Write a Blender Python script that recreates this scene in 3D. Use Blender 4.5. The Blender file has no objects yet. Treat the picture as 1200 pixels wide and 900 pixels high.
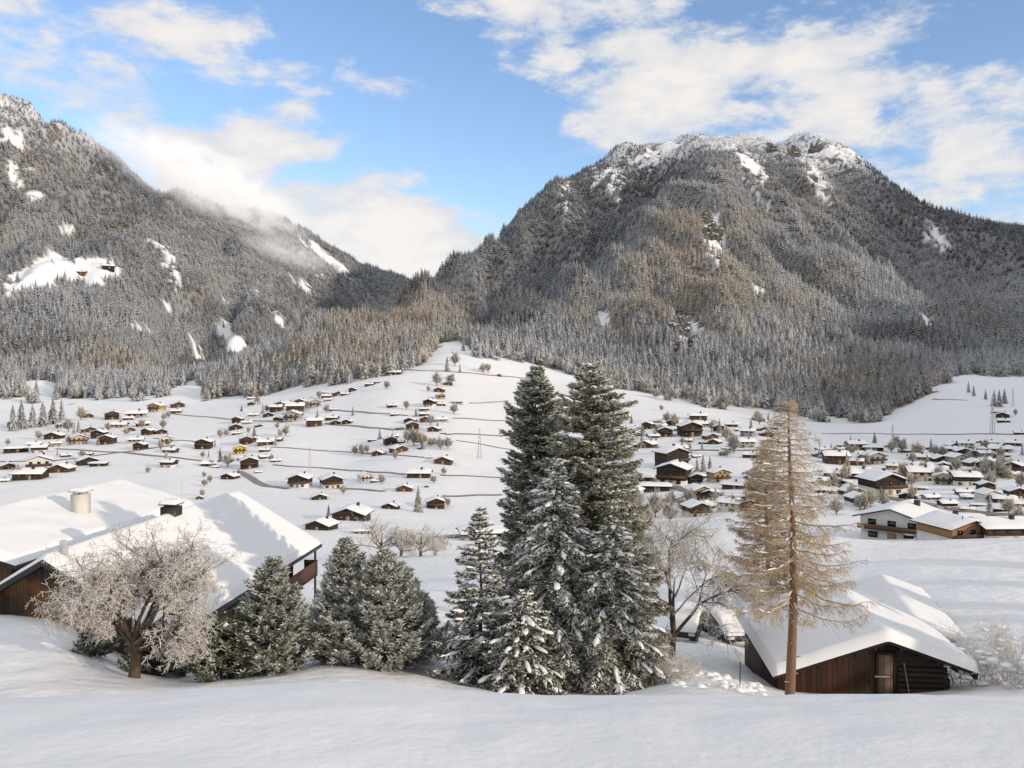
import bpy, math, random
import numpy as np
from mathutils import Vector, Matrix, noise as mnoise

SC = bpy.context.scene
COL = SC.collection
PI = math.pi
RNG = np.random.default_rng(7)
random.seed(7)

# ------------------------------------------------------------------ camera
# The viewer's eye is the world origin, looking along +Y; x is to the right, z up.
F, CU, HZ = 1000.0, 600.0, 430.0           # focal length in photo pixels, image centre column, horizon row
cam_d = bpy.data.cameras.new('camera')
cam = bpy.data.objects.new('camera', cam_d)
COL.objects.link(cam)
cam.rotation_euler = (PI / 2, 0, 0)
cam_d.sensor_width = 36.0
cam_d.lens = 30.0
cam_d.shift_y = (HZ - 450.0) / 1200.0
cam_d.clip_start = 0.1
cam_d.clip_end = 20000
SC.camera = cam

# ------------------------------------------------------------------ helpers
def link(o):
    COL.objects.link(o); return o

def tag(o, label=None, cat=None, group=None, kind=None):
    if label: o['label'] = label
    if cat: o['category'] = cat
    if group: o['group'] = group
    if kind: o['kind'] = kind
    return o

def empty(name, loc, rz=0.0):
    o = bpy.data.objects.new(name, None)
    o.location = loc; o.rotation_euler = (0, 0, rz)
    o.empty_display_size = 0.3
    return link(o)

class MB:
    """collects triangles / quads with a colour per vertex"""
    def __init__(self): self.V = []; self.L = []; self.T = []; self.C = []; self.M = []; self.n = 0
    def add(self, V, Fc, col=(1, 1, 1), mat=0):
        V = np.asarray(V, dtype=np.float32).reshape(-1, 3); Fc = np.asarray(Fc, dtype=np.int64)
        if len(V) == 0 or len(Fc) == 0: return
        c = np.asarray(col, dtype=np.float32)
        if c.ndim == 1: c = np.broadcast_to(c, (len(V), 3))
        self.V.append(V); self.C.append(c)
        self.L.append((Fc + self.n).ravel()); self.T.append(np.full(len(Fc), Fc.shape[1], dtype=np.int32))
        self.M.append(np.full(len(Fc), mat, dtype=np.int32)); self.n += len(V)
    def box(self, x0, x1, y0, y1, z0, z1, col=(1, 1, 1), mat=0):
        V = [(x, y, z) for z in (z0, z1) for y in (y0, y1) for x in (x0, x1)]
        self.add(V, [(0, 2, 3, 1), (4, 5, 7, 6), (0, 1, 5, 4), (2, 6, 7, 3), (0, 4, 6, 2), (1, 3, 7, 5)], col, mat)
    def extrude(self, poly, y0, y1, col=(1, 1, 1), mat=0):
        """closed xz polygon (convex, counter-clockwise seen from -y) extruded along y"""
        n = len(poly)
        V = [(p[0], y0, p[1]) for p in poly] + [(p[0], y1, p[1]) for p in poly]
        self.add(V, [(i, i + n, (i + 1) % n + n, (i + 1) % n) for i in range(n)], col, mat)
        if n == 4: self.add(V, [(0, 1, 2, 3), (7, 6, 5, 4)], col, mat)
        else:
            self.add(V, [(0, i, i + 1) for i in range(1, n - 1)] + [(n, n + i + 1, n + i) for i in range(1, n - 1)], col, mat)
    def tube(self, P, R, sides=6, col=(1, 1, 1), mat=0, cap=False):
        P = np.asarray(P, dtype=np.float64); n = len(P); R = np.broadcast_to(np.asarray(R, dtype=np.float64), (n,))
        T = np.gradient(P, axis=0); T /= np.linalg.norm(T, axis=1, keepdims=True) + 1e-9
        up = np.array([0, 0, 1.0]) if abs(T[0][2]) < 0.9 else np.array([1.0, 0, 0])
        A = np.cross(T, up); A /= np.linalg.norm(A, axis=1, keepdims=True) + 1e-9
        B = np.cross(T, A)
        a = np.arange(sides) * 2 * PI / sides
        V = P[:, None] + R[:, None, None] * (np.cos(a)[None, :, None] * A[:, None] + np.sin(a)[None, :, None] * B[:, None])
        i = np.arange(n - 1)[:, None] * sides; j = np.arange(sides)[None]; k = (j + 1) % sides
        Q = np.stack([i + j, i + sides + j, i + sides + k, i + k], -1).reshape(-1, 4)
        c = np.asarray(col, dtype=np.float32)
        if c.ndim == 2: c = np.repeat(c, sides, axis=0)
        self.add(V.reshape(-1, 3), Q, c, mat)
        if cap:
            self.add(V[0], [tuple(range(sides))], c if c.ndim == 1 else c[:sides], mat)
            self.add(V[-1], [tuple(range(sides))[::-1]], c if c.ndim == 1 else c[:sides], mat)
    def kites(self, P, D, S, ln, w, col, mid=0.4, mat=0):
        """leaf-like quads: base P, unit direction D, unit side S, length ln, width w"""
        ln = np.asarray(ln)[:, None]; w = np.asarray(w)[:, None]
        m = P + D * ln * mid
        V = np.stack([P, m + S * w / 2, P + D * ln, m - S * w / 2], 1)
        n = len(P); Q = np.arange(n * 4).reshape(n, 4)
        c = np.asarray(col, dtype=np.float32)
        if c.ndim == 2: c = np.repeat(c, 4, axis=0)
        elif c.ndim == 3: c = c.reshape(-1, 3)
        self.add(V.reshape(-1, 3), Q, c, mat)
    def mesh(self, name, mats, smooth=False):
        me = bpy.data.meshes.new(name)
        V = np.concatenate(self.V); L = np.concatenate(self.L).astype(np.int32); T = np.concatenate(self.T)
        me.vertices.add(len(V)); me.vertices.foreach_set('co', V.ravel())
        me.loops.add(len(L)); me.loops.foreach_set('vertex_index', L)
        me.polygons.add(len(T))
        st = np.zeros(len(T), dtype=np.int32); st[1:] = np.cumsum(T)[:-1]
        me.polygons.foreach_set('loop_start', st)
        me.polygons.foreach_set('material_index', np.concatenate(self.M))
        if smooth: me.polygons.foreach_set('use_smooth', np.ones(len(T), dtype=bool))
        ca = me.color_attributes.new('tint', 'FLOAT_COLOR', 'POINT')
        C = np.concatenate(self.C); C4 = np.ones((len(C), 4), dtype=np.float32); C4[:, :3] = C
        ca.data.foreach_set('color', C4.ravel())
        for m in (mats if isinstance(mats, (list, tuple)) else [mats]): me.materials.append(m)
        me.update(); me.validate()
        return me
    def build(self, name, mats, parent=None, smooth=False):
        o = link(bpy.data.objects.new(name, self.mesh(name, mats, smooth)))
        if parent is not None: o.parent = parent
        return o

KIDS = {}
def copy_tree(o, parent=None, top=None):
    c = o.copy(); link(c)
    if parent is not None: c.parent = parent
    for k in ('label', 'group'):
        if parent is None and k in c: del c[k]
    for ch in [x for x in CHILD.get(o.name, [])]: copy_tree(ch, c)
    return c
CHILD = {}
def index_children():
    CHILD.clear()
    for o in bpy.data.objects:
        if o.parent: CHILD.setdefault(o.parent.name, []).append(o)

def pchip(x, y, xq):
    """monotone cubic along axis 0; y may be 2-D"""
    x = np.asarray(x, float); y = np.asarray(y, float); xq = np.clip(np.asarray(xq, float), x[0], x[-1])
    sh = (-1,) + (1,) * (y.ndim - 1)
    h = np.diff(x).reshape(sh); d = np.diff(y, axis=0) / h
    m = np.zeros_like(y)
    w1 = 2 * h[1:] + h[:-1]; w2 = h[1:] + 2 * h[:-1]
    s = d[:-1] * d[1:] > 0
    with np.errstate(divide='ignore', invalid='ignore'):
        mm = (w1 + w2) / (w1 / d[:-1] + w2 / d[1:])
    m[1:-1] = np.where(s, np.nan_to_num(mm), 0)
    m[0] = d[0]; m[-1] = d[-1]
    i = np.clip(np.searchsorted(x, xq) - 1, 0, len(x) - 2)
    hh = (x[i + 1] - x[i]); t = ((xq - x[i]) / hh).reshape(sh); hh = hh.reshape(sh)
    return ((2*t**3-3*t**2+1)*y[i] + (t**3-2*t**2+t)*hh*m[i] + (-2*t**3+3*t**2)*y[i+1] + (t**3-t**2)*hh*m[i+1])

def sstep(a, b, x):
    t = np.clip((np.asarray(x, float) - a) / (b - a), 0, 1); return t * t * (3 - 2 * t)

def vnoise(x, y, seed=0):
    """smooth value noise, vectorised, range -1..1"""
    x = np.asarray(x, float); y = np.asarray(y, float)
    xi = np.floor(x).astype(np.int64); yi = np.floor(y).astype(np.int64); fx = x - xi; fy = y - yi
    fx = fx*fx*fx*(fx*(fx*6-15)+10); fy = fy*fy*fy*(fy*(fy*6-15)+10)
    def hsh(a, b):
        h = (a * 374761393 + b * 668265263 + seed * 974711) & 0xffffffff
        h = ((h ^ (h >> 13)) * 1274126177) & 0xffffffff
        h = ((h ^ (h >> 16)) * 2246822519) & 0xffffffff
        return ((h ^ (h >> 15)) & 0xffff) / 32767.5 - 1
    a = hsh(xi, yi); b = hsh(xi+1, yi); c = hsh(xi, yi+1); d = hsh(xi+1, yi+1)
    return (a*(1-fx)+b*fx)*(1-fy) + (c*(1-fx)+d*fx)*fy
def fbm(x, y, oct=4, seed=0, gain=0.5):
    s = 0; a = 1.0
    for k in range(oct):
        s = s + a * vnoise(x * 2**k + 17.3*k, y * 2**k - 9.1*k, seed + k); a *= gain
    return s

# ------------------------------------------------------------------ terrain shape
# every column of the view: how far the ground is and how far below the eye it lies
NEAR = {   # angle column : (distance m, row)
 -900: [(14,846),(19,850),(24,828),(28,795),(32,755),(37,720),(60,690),(100,660),(150,645),(250,622)],
 0:   [(14,846),(19,850),(24,828),(28,795),(32,755),(37,723),(45,722),(60,705),(100,670),(150,645),(250,625)],
 60:  [(14,846),(19,850),(24,830),(28,798),(32,757),(37,721),(45,722),(60,705),(100,670),(150,645),(250,625)],
 150: [(14,848),(20,852),(25,830),(28,808),(32,790),(40,770),(60,715),(100,670),(150,650),(250,625)],
 220: [(14,848),(20,850),(25,832),(29,806),(34,794),(40,772),(56,715),(100,660),(150,640),(250,618)],
 300: [(14,845),(20,846),(26,822),(30,800),(40,755),(56,708),(80,680),(120,655),(180,635),(250,612)],
 420: [(14,838),(20,840),(26,815),(30,796),(40,752),(56,712),(80,688),(110,655),(160,648),(250,615)],
 520: [(14,838),(22,833),(30,806),(40,760),(60,700),(80,672),(110,650),(160,650),(250,612)],
 640: [(14,845),(22,845),(32,812),(40,785),(60,715),(85,665),(110,650),(160,655),(250,615)],
 740: [(14,845),(22,845),(32,810),(40,780),(60,715),(90,650),(120,640),(160,650),(250,612)],
 800: [(14,845),(22,838),(30,800),(38,768),(48,745),(65,690),(95,640),(130,613),(160,630),(250,615)],
 850: [(14,845),(22,842),(30,810),(40,778),(50,752),(65,700),(95,640),(130,606),(165,628),(250,607)],
 900: [(14,845),(22,845),(32,815),(40,795),(50,760),(65,705),(95,640),(130,600),(165,625),(250,605)],
 960: [(14,845),(22,845),(32,820),(45,790),(60,740),(80,680),(105,625),(140,640),(200,640),(250,610)],
 1040:[(14,845),(22,845),(32,822),(42,790),(55,735),(70,690),(90,645),(105,636),(140,655),(200,642),(250,604)],
 1120:[(14,845),(22,843),(32,816),(42,775),(55,727),(70,682),(88,642),(100,632),(140,655),(200,640),(250,600)],
 1200:[(14,845),(22,840),(32,810),(42,765),(55,722),(70,678),(88,640),(100,629),(140,655),(200,638),(250,592)],
 2100:[(14,845),(22,840),(32,810),(42,765),(55,720),(70,670),(88,630),(100,620),(140,645),(200,630),(250,590)],
}
FAR = {
 -900:[(200,620),(300,590),(430,560),(600,515),(750,492),(900,470),(1300,380),(1900,250),(2500,120),(2700,80),(3200,100),(7000,250)],
 -400:[(200,630),(300,596),(430,556),(600,514),(750,490),(900,470),(1300,400),(1900,270),(2500,120),(2700,85),(3200,100),(7000,260)],
 0:  [(200,640),(300,600),(430,553),(600,512),(750,488),(880,470),(1000,455),(1400,385),(1800,300),(2200,205),(2600,112),(3000,125),(4500,200),(7000,300)],
 50: [(200,638),(300,600),(430,552),(600,511),(750,488),(880,470),(1000,455),(1400,385),(1800,300),(2250,205),(2620,132),(3000,145),(4500,210),(7000,305)],
 100:[(200,636),(300,598),(430,551),(600,510),(750,487),(880,468),(1000,455),(1400,392),(1900,310),(2300,235),(2700,160),(3100,175),(7000,320)],
 150:[(200,634),(300,597),(430,550),(600,508),(750,486),(870,467),(1000,455),(1400,405),(1850,342),(2300,268),(2800,194),(3200,208),(7000,330)],
 200:[(200,630),(300,595),(430,548),(600,505),(750,485),(870,464),(1000,450),(1150,452),(1400,425),(1800,375),(2300,300),(2900,222),(3300,235),(7000,340)],
 260:[(200,628),(300,593),(430,552),(600,503),(750,478),(850,467),(1000,440),(1100,442),(1300,450),(1700,410),(2300,335),(3100,232),(3500,245),(7000,350)],
 320:[(200,622),(300,592),(430,547),(600,495),(720,474),(800,464),(950,434),(1150,405),(1300,425),(1600,430),(2000,390),(2600,325),(3400,250),(3800,262),(7000,350)],
 400:[(200,622),(300,592),(430,548),(600,490),(700,462),(800,441),(1000,405),(1250,366),(1450,390),(1900,410),(2400,370),(3000,335),(3900,290),(4300,300),(7000,360)],
 460:[(200,625),(270,605),(430,540),(550,497),(650,462),(750,440),(850,431),(1100,395),(1500,340),(1700,352),(2300,390),(3200,365),(4400,322),(4800,328),(7000,360)],
 500:[(200,628),(270,608),(410,546),(550,495),(680,455),(800,428),(900,417),(1100,390),(1500,345),(1820,312),(1950,316),(2500,360),(4500,335),(7000,365)],
 520:[(200,630),(270,610),(400,550),(550,493),(700,450),(830,420),(950,404),(1100,388),(1500,345),(1900,298),(2050,302),(2500,335),(4500,340),(7000,370)],
 550:[(200,631),(270,611),(400,555),(550,498),(700,455),(830,422),(960,404),(1120,384),(1500,344),(1900,301),(2100,274),(2250,280),(3000,332),(7000,375)],
 610:[(200,634),(270,613),(400,559),(550,507),(700,465),(850,432),(960,414),(1150,386),(1500,344),(1800,318),(2050,303),(2500,232),(2650,238),(3700,315),(7000,380)],
 670:[(200,636),(270,615),(390,561),(550,510),(700,469),(830,446),(910,434),(1100,402),(1450,348),(1720,312),(1900,310),(2400,253),(2850,197),(3000,204),(4200,300),(7000,380)],
 730:[(200,636),(270,613),(370,563),(530,510),(700,469),(790,458),(870,450),(1050,415),(1400,348),(1750,290),(1950,275),(2150,274),(2450,243),(2900,190),(3080,168),(3250,175),(4500,290),(7000,380)],
 580:[(200,632),(270,612),(400,558),(550,503),(700,460),(850,425),(980,405),(1150,380),(1500,343),(1900,303),(2300,256),(2450,261),(3500,330),(7000,380)],
 640:[(200,635),(270,615),(400,560),(550,510),(700,470),(850,438),(950,422),(1150,390),(1500,345),(1750,325),(1950,325),(2300,275),(2700,218),(2850,223),(4000,300),(7000,380)],
 700:[(200,636),(270,614),(380,562),(550,510),(700,468),(800,452),(880,443),(1050,415),(1400,350),(1700,305),(1850,300),(2050,302),(2500,240),(3000,184),(3150,190),(4500,300),(7000,380)],
 760:[(200,635),(270,612),(360,565),(520,510),(700,470),(780,462),(860,456),(1050,415),(1400,345),(1800,280),(2050,250),(2200,246),(2400,246),(2800,198),(3200,158),(3400,165),(4500,280),(7000,380)],
 820:[(200,632),(270,605),(360,560),(520,508),(650,480),(780,472),(860,462),(1050,425),(1400,350),(1800,275),(2200,215),(2500,187),(2800,179),(3300,158),(3500,165),(5000,300),(7000,380)],
 880:[(210,630),(280,592),(360,555),(520,505),(650,488),(760,482),(850,468),(1050,430),(1400,358),(1800,285),(2300,222),(2800,184),(3300,158),(3500,165),(5000,300),(7000,380)],
 940:[(210,630),(280,590),(360,556),(520,512),(650,497),(740,492),(820,480),(1000,440),(1400,365),(1900,290),(2400,227),(2900,184),(3300,155),(3500,162),(5000,300),(7000,380)],
 1000:[(210,630),(280,588),(350,562),(520,515),(650,500),(730,497),(800,485),(950,455),(1300,395),(1800,315),(2400,245),(2900,204),(3250,174),(3450,182),(7000,380)],
 1060:[(210,628),(280,586),(350,561),(520,513),(650,498),(720,487),(790,475),(950,450),(1300,402),(1800,335),(2400,275),(3200,222),(3400,230),(7000,380)],
 1120:[(210,622),(280,583),(350,560),(520,510),(650,482),(800,458),(900,448),(1000,438),(1300,405),(1800,345),(2400,297),(3100,252),(3300,258),(7000,380)],
 1200:[(210,610),(280,578),(350,555),(480,512),(600,487),(750,465),(900,449),(1000,437),(1300,405),(1800,350),(2400,302),(3100,266),(3300,270),(7000,380)],
 1500:[(210,600),(350,550),(480,512),(600,487),(750,465),(900,445),(1000,432),(1300,400),(1800,330),(2400,265),(3100,210),(3300,215),(7000,350)],
 2100:[(210,600),(350,550),(480,510),(600,480),(750,455),(900,430),(1000,410),(1300,370),(1800,280),(2400,200),(3100,120),(3300,125),(7000,300)],
}
LY = np.linspace(math.log(12), math.log(7000), 460)
UG = np.arange(-900, 2101, 10.0)
def table(D, ymax=None):
    us = sorted(D)
    rows = np.stack([pchip(np.log([p[0] for p in D[u]]), [p[1] for p in D[u]], LY) for u in us])
    return pchip(us, rows, UG)
def usmooth(T, sg):
    k = np.arange(-20, 21); w = np.exp(-0.5 * (k / sg) ** 2); w /= w.sum()
    return sum(wi * T[np.clip(np.arange(len(T)) + ki, 0, len(T) - 1)] for wi, ki in zip(w, k))
TN, TF = usmooth(table(NEAR), 3.5), usmooth(table(FAR), 1.5)
wgt = sstep(math.log(150), math.log(235), LY)[None]
TAB = TN * (1 - wgt) + TF * wgt                       # row of the ground for (column, log distance)

EDGE_U = [-900,0,60,130,200,240,300,350,380,433,460,490,505,518,535,548,556,600,630,660,700,750,800,850,900,960,1020,1060,1090,1110,1140,1200,2100]
EDGE_V = [470,468,472,466,464,470,464,457,453,446,440,430,419,408,404,406,417,420,428,440,450,462,471,479,488,493,496,482,458,446,440,442,440]
def edge_row(u): return np.interp(u, EDGE_U, EDGE_V)

def lookup(u, Y):
    fu = np.clip((np.asarray(u, float) - UG[0]) / 10.0, 0, len(UG) - 1.001)
    fy = np.clip((np.log(np.maximum(Y, 12.0)) - LY[0]) / (LY[1] - LY[0]), 0, len(LY) - 1.001)
    i = fu.astype(int); j = fy.astype(int); a = fu - i; b = fy - j
    return (TAB[i, j]*(1-a)*(1-b) + TAB[i+1, j]*a*(1-b) + TAB[i, j+1]*(1-a)*b + TAB[i+1, j+1]*a*b)

def zfore(X, Y):
    z = -(1.8 - 0.015 * Y + 0.0222 * np.maximum(Y, -8) ** 2)
    z = z + 0.13 * np.exp(-(((X + 1.9) / 1.4) ** 2)) * sstep(4, 8, Y) - 0.03 * np.exp(-((X + 5.5) / 1.5) ** 2) * sstep(4, 8, Y)
    z = z - 0.10 * np.maximum(Y - 9.6, 0) ** 1.6 * (1 - sstep(15, 20, Y))
    z = z + np.where(Y < 0, 0.0222 * np.minimum(Y, 0) ** 2 * 0.6 - Y * 0.10, 0)
    z = z + 0.025 * fbm(X * 0.55, Y * 0.4, 3, 3) + 0.014 * fbm(X * 2.3, Y * 2.0, 4, 5)
    return z

def ground(X, Y):
    X = np.asarray(X, float); Y = np.asarray(Y, float)
    Ys = np.maximum(Y, 12.0)
    u = CU + F * X / Ys
    zt = -(lookup(u, Ys) - HZ) / F * Ys
    # undulation of the near fields, gullies and ribs on the mountainsides
    zt = zt + (0.10 * fbm(X * 0.10, Y * 0.10, 3, 11) + 0.04 * fbm(X * 0.6, Y * 0.6, 3, 12)) * (1 - sstep(90, 130, Ys)) * sstep(14, 25, Ys)
    zt = zt + 0.5 * fbm(X / 45., Y / 45., 3, 13) * sstep(150, 300, Ys)
    mw = sstep(-6, 40, edge_row(u) - lookup(u, Ys)) * sstep(700, 1300, Ys)
    rib = 1 - np.abs(fbm(X / 230. + 0.25 * Y / 500., Y / 900. + X / 2500., 4, 21, 0.55))
    zt = zt + mw * (((rib - 1.0) * 105 + 24) * sstep(900, 2000, Ys) - 10 * sstep(900, 1500, Ys) + 14 * fbm(X / 70., Y / 110., 4, 23)) * (1 - 0.45 * sstep(2400, 3000, Ys))
    b = sstep(11, 18, Y)
    return zfore(X, np.minimum(Y, 20)) * (1 - b) + zt * b

def gz(X, Y): return float(ground(np.array([X]), np.array([Y]))[0])

def pick(u, v, ymin=180.0, ymax=6500.0):
    """first ground point met by the line of sight through (column, row) beyond ymin"""
    Y = np.exp(np.linspace(math.log(ymin), math.log(ymax), 3000)); X = (u - CU) / F * Y
    row = HZ - F * ground(X, Y) / Y
    k = np.argmax(row <= v)
    return float(X[k]), float(Y[k]), float(ground(X[k:k+1], Y[k:k+1])[0])
def pt(u, v, Y): return ((u - CU) / F * Y, Y, (HZ - v) / F * Y)
# ------------------------------------------------------------------ materials
def new_mat(name):
    m = bpy.data.materials.new(name); m.use_nodes = True
    nt = m.node_tree; b = nt.nodes['Principled BSDF']
    b.inputs['Roughness'].default_value = 0.75
    b.inputs['Specular IOR Level'].default_value = 0.25
    return m, nt, b
def N(nt, t, **kw):
    n = nt.nodes.new(t)
    for k, v in kw.items(): setattr(n, k, v)
    return n
def mixc(nt, fac, a, b, blend='MIX'):
    n = N(nt, 'ShaderNodeMix', data_type='RGBA', blend_type=blend)
    for s, v in ((0, fac), (6, a), (7, b)):
        if hasattr(v, 'links') or hasattr(v, 'is_linked'): nt.links.new(v, n.inputs[s])
        elif s == 0: n.inputs[0].default_value = v
        else: n.inputs[s].default_value = (*v, 1)
    return n.outputs[2]
def math_n(nt, op, a, b=None, clamp=False):
    n = N(nt, 'ShaderNodeMath', operation=op, use_clamp=clamp)
    for i, v in enumerate((a, b)):
        if v is None: continue
        if isinstance(v, (int, float)): n.inputs[i].default_value = v
        else: nt.links.new(v, n.inputs[i])
    return n.outputs[0]
def ramp(nt, fac, stops):
    r = N(nt, 'ShaderNodeMapRange'); r.interpolation_type = 'SMOOTHSTEP'
    nt.links.new(fac, r.inputs['Value'])
    r.inputs['From Min'].default_value, r.inputs['From Max'].default_value = stops
    return r.outputs['Result']
def noise_n(nt, scale, detail=4, rough=0.5, vec=None, dist=0.0):
    n = N(nt, 'ShaderNodeTexNoise'); n.inputs['Scale'].default_value = scale
    n.inputs['Detail'].default_value = detail; n.inputs['Roughness'].default_value = rough
    n.inputs['Distortion'].default_value = dist
    if vec is not None: nt.links.new(vec, n.inputs['Vector'])
    return n.outputs['Fac']
def objco(nt): return N(nt, 'ShaderNodeTexCoord').outputs['Object']
def bump(nt, b, h, strength, dist):
    n = N(nt, 'ShaderNodeBump'); n.inputs['Strength'].default_value = strength; n.inputs['Distance'].default_value = dist
    nt.links.new(h, n.inputs['Height']); nt.links.new(n.outputs[0], b.inputs['Normal']); return n
def scaled(nt, vec, s):
    m = N(nt, 'ShaderNodeMapping'); m.inputs['Scale'].default_value = s
    nt.links.new(vec, m.inputs['Vector']); return m.outputs[0]

SNOW = (0.85, 0.85, 0.855)
def mat_snow(name, fine=9.0, dist=0.03, strength=0.5, dirt=0.06):
    m, nt, b = new_mat(name); v = objco(nt)
    n1 = noise_n(nt, fine, 6, 0.6, v); n2 = noise_n(nt, fine * 0.13, 4, 0.55, v)
    h = math_n(nt, 'ADD', n1, math_n(nt, 'MULTIPLY', n2, 3.0))
    bump(nt, b, h, strength, dist)
    c = mixc(nt, math_n(nt, 'MULTIPLY', n2, dirt * 3), SNOW, (0.79, 0.805, 0.835))
    nt.links.new(c, b.inputs['Base Color']); b.inputs['Roughness'].default_value = 0.6
    return m
M_SNOW = mat_snow('snow_near', 9, 0.03, 0.4)
M_SNOWF = mat_snow('snow_field', 0.9, 0.30, 0.6)
M_SNOWR = mat_snow('snow_roof', 6, 0.02, 0.25, 0.03)
M_SNOWC = mat_snow('snow_clump', 25, 0.01, 0.3, 0.03)

# mountainside: snow in the clearings, dark undergrowth under the trees, rock near the summit ('tint' r = woodland, g = rock)
M_MOUNT, nt, b = new_mat('mountain_ground'); v = objco(nt)
at = N(nt, 'ShaderNodeVertexColor'); at.layer_name = 'tint'
sp = N(nt, 'ShaderNodeSeparateColor'); nt.links.new(at.outputs[0], sp.inputs[0])
n1 = noise_n(nt, 0.07, 8, 0.65, v); n3 = noise_n(nt, 0.02, 8, 0.7, scaled(nt, v, (1, 1, 0.35)), 0.6)
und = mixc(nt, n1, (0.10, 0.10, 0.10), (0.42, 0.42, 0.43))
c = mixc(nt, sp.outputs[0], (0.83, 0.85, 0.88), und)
rk = math_n(nt, 'MULTIPLY', sp.outputs[1], ramp(nt, n3, (0.50, 0.60)))
c = mixc(nt, rk, c, mixc(nt, n1, (0.05, 0.05, 0.055), (0.22, 0.20, 0.19)))
nt.links.new(c, b.inputs['Base Color']); bump(nt, b, math_n(nt, 'MULTIPLY', n1, sp.outputs[0]), 0.8, 5.0)

def mat_attr(name, rough=0.8, trans=0.0):
    m, nt, b = new_mat(name)
    at = N(nt, 'ShaderNodeVertexColor'); at.layer_name = 'tint'
    nt.links.new(at.outputs[0], b.inputs['Base Color']); b.inputs['Roughness'].default_value = rough
    b.inputs['Specular IOR Level'].default_value = 0.15
    if trans:
        t = N(nt, 'ShaderNodeBsdfTranslucent'); nt.links.new(at.outputs[0], t.inputs[0])
        mx = N(nt, 'ShaderNodeMixShader'); mx.inputs[0].default_value = trans
        out = nt.nodes['Material Output']
        nt.links.new(b.outputs[0], mx.inputs[1]); nt.links.new(t.outputs[0], mx.inputs[2]); nt.links.new(mx.outputs[0], out.inputs[0])
    return m
M_LEAF = mat_attr('needles', 0.8, 0.4)
M_FOREST = mat_attr('frosted_forest', 0.85, 0.2)
M_TINT = mat_attr('painted_parts', 0.6)

def mat_bark(name, c0, c1, snow_lo, snow_hi, frost=(0.78, 0.78, 0.78)):
    """bark with snow resting where the surface faces up"""
    m, nt, b = new_mat(name); v = objco(nt)
    n1 = noise_n(nt, 18, 5, 0.6, scaled(nt, v, (1, 1, 0.25)))
    c = mixc(nt, n1, c0, c1)
    g = N(nt, 'ShaderNodeNewGeometry'); sx = N(nt, 'ShaderNodeSeparateXYZ'); nt.links.new(g.outputs['Normal'], sx.inputs[0])
    k = math_n(nt, 'ADD', sx.outputs[2], math_n(nt, 'MULTIPLY', math_n(nt, 'SUBTRACT', noise_n(nt, 6, 3, 0.5, v), 0.5), 0.8))
    c = mixc(nt, ramp(nt, k, (snow_lo, snow_hi)), c, frost)
    nt.links.new(c, b.inputs['Base Color']); bump(nt, b, n1, 0.6, 0.02)
    return m
M_BARK = mat_bark('bark_dark', (0.035, 0.025, 0.018), (0.13, 0.09, 0.06), 0.45, 0.75)
M_LARCHBARK = mat_bark('bark_larch', (0.10, 0.05, 0.03), (0.32, 0.19, 0.12), 0.55, 0.8)
M_FRUITBARK = mat_bark('bark_fruit', (0.04, 0.028, 0.02), (0.14, 0.10, 0.07), 0.35, 0.7)
M_TWIG = mat_bark('twig_frosted', (0.46, 0.39, 0.31), (0.72, 0.66, 0.57), 0.05, 0.6)
M_LTWIG = mat_bark('twig_larch', (0.34, 0.24, 0.13), (0.57, 0.43, 0.26), 0.6, 1.1)

def mat_wood(name, c0, c1, plank=0.18, axis='X', snowy=False, warm=None):
    m, nt, b = new_mat(name); v = objco(nt)
    s = N(nt, 'ShaderNodeSeparateXYZ'); nt.links.new(v, s.inputs[0])
    t = s.outputs[{'X': 0, 'Y': 1, 'Z': 2}[axis]]
    if axis == 'X': t = math_n(nt, 'ADD', t, s.outputs[1])
    q = math_n(nt, 'DIVIDE', t, plank)
    fl = math_n(nt, 'FLOOR', q); fr = math_n(nt, 'FRACT', q)
    wn = N(nt, 'ShaderNodeTexWhiteNoise', noise_dimensions='1D'); nt.links.new(fl, wn.inputs['W'])
    gr = noise_n(nt, 5, 5, 0.65, scaled(nt, v, (9, 9, 0.7) if axis == 'X' else (0.7, 0.7, 9)))
    f = math_n(nt, 'ADD', math_n(nt, 'MULTIPLY', wn.outputs[0], 0.55), math_n(nt, 'MULTIPLY', gr, 0.45))
    c = mixc(nt, f, c0, c1)
    if warm:
        c = mixc(nt, ramp(nt, noise_n(nt, 0.5, 3, 0.5, v), (0.5, 0.68)), c, warm)
    gap = math_n(nt, 'LESS_THAN', fr, 0.07)
    c = mixc(nt, gap, c, (c0[0] * 0.3, c0[1] * 0.3, c0[2] * 0.3))
    nt.links.new(c, b.inputs['Base Color']); bump(nt, b, math_n(nt, 'SUBTRACT', gr, gap), 0.5, 0.01)
    return m
M_WOOD_D = mat_wood('wood_dark', (0.018, 0.013, 0.010), (0.075, 0.05, 0.035), 0.22, 'Z')
M_WOOD_B = mat_wood('wood_brown', (0.048, 0.027, 0.018), (0.145, 0.085, 0.054), 0.22, 'Z')
M_WOOD_R = mat_wood('wood_reddish', (0.075, 0.033, 0.02), (0.20, 0.10, 0.06), 0.22, 'X')
M_WOOD_T = mat_wood('wood_tan', (0.28, 0.18, 0.10), (0.46, 0.33, 0.2), 0.25, 'Z')
M_PLANK = mat_wood('plank_weathered', (0.03, 0.024, 0.02), (0.15, 0.11, 0.085), 0.16, 'X', warm=(0.26, 0.13, 0.055))
M_BARNP = mat_wood('plank_barn', (0.012, 0.008, 0.006), (0.085, 0.035, 0.018), 0.21, 'X')
M_BARNL = mat_wood('log_barn', (0.010, 0.008, 0.007), (0.045, 0.03, 0.022), 0.20, 'Z')
M_DOORW = mat_wood('door_planks', (0.12, 0.08, 0.06), (0.26, 0.18, 0.135), 0.24, 'X')
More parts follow.
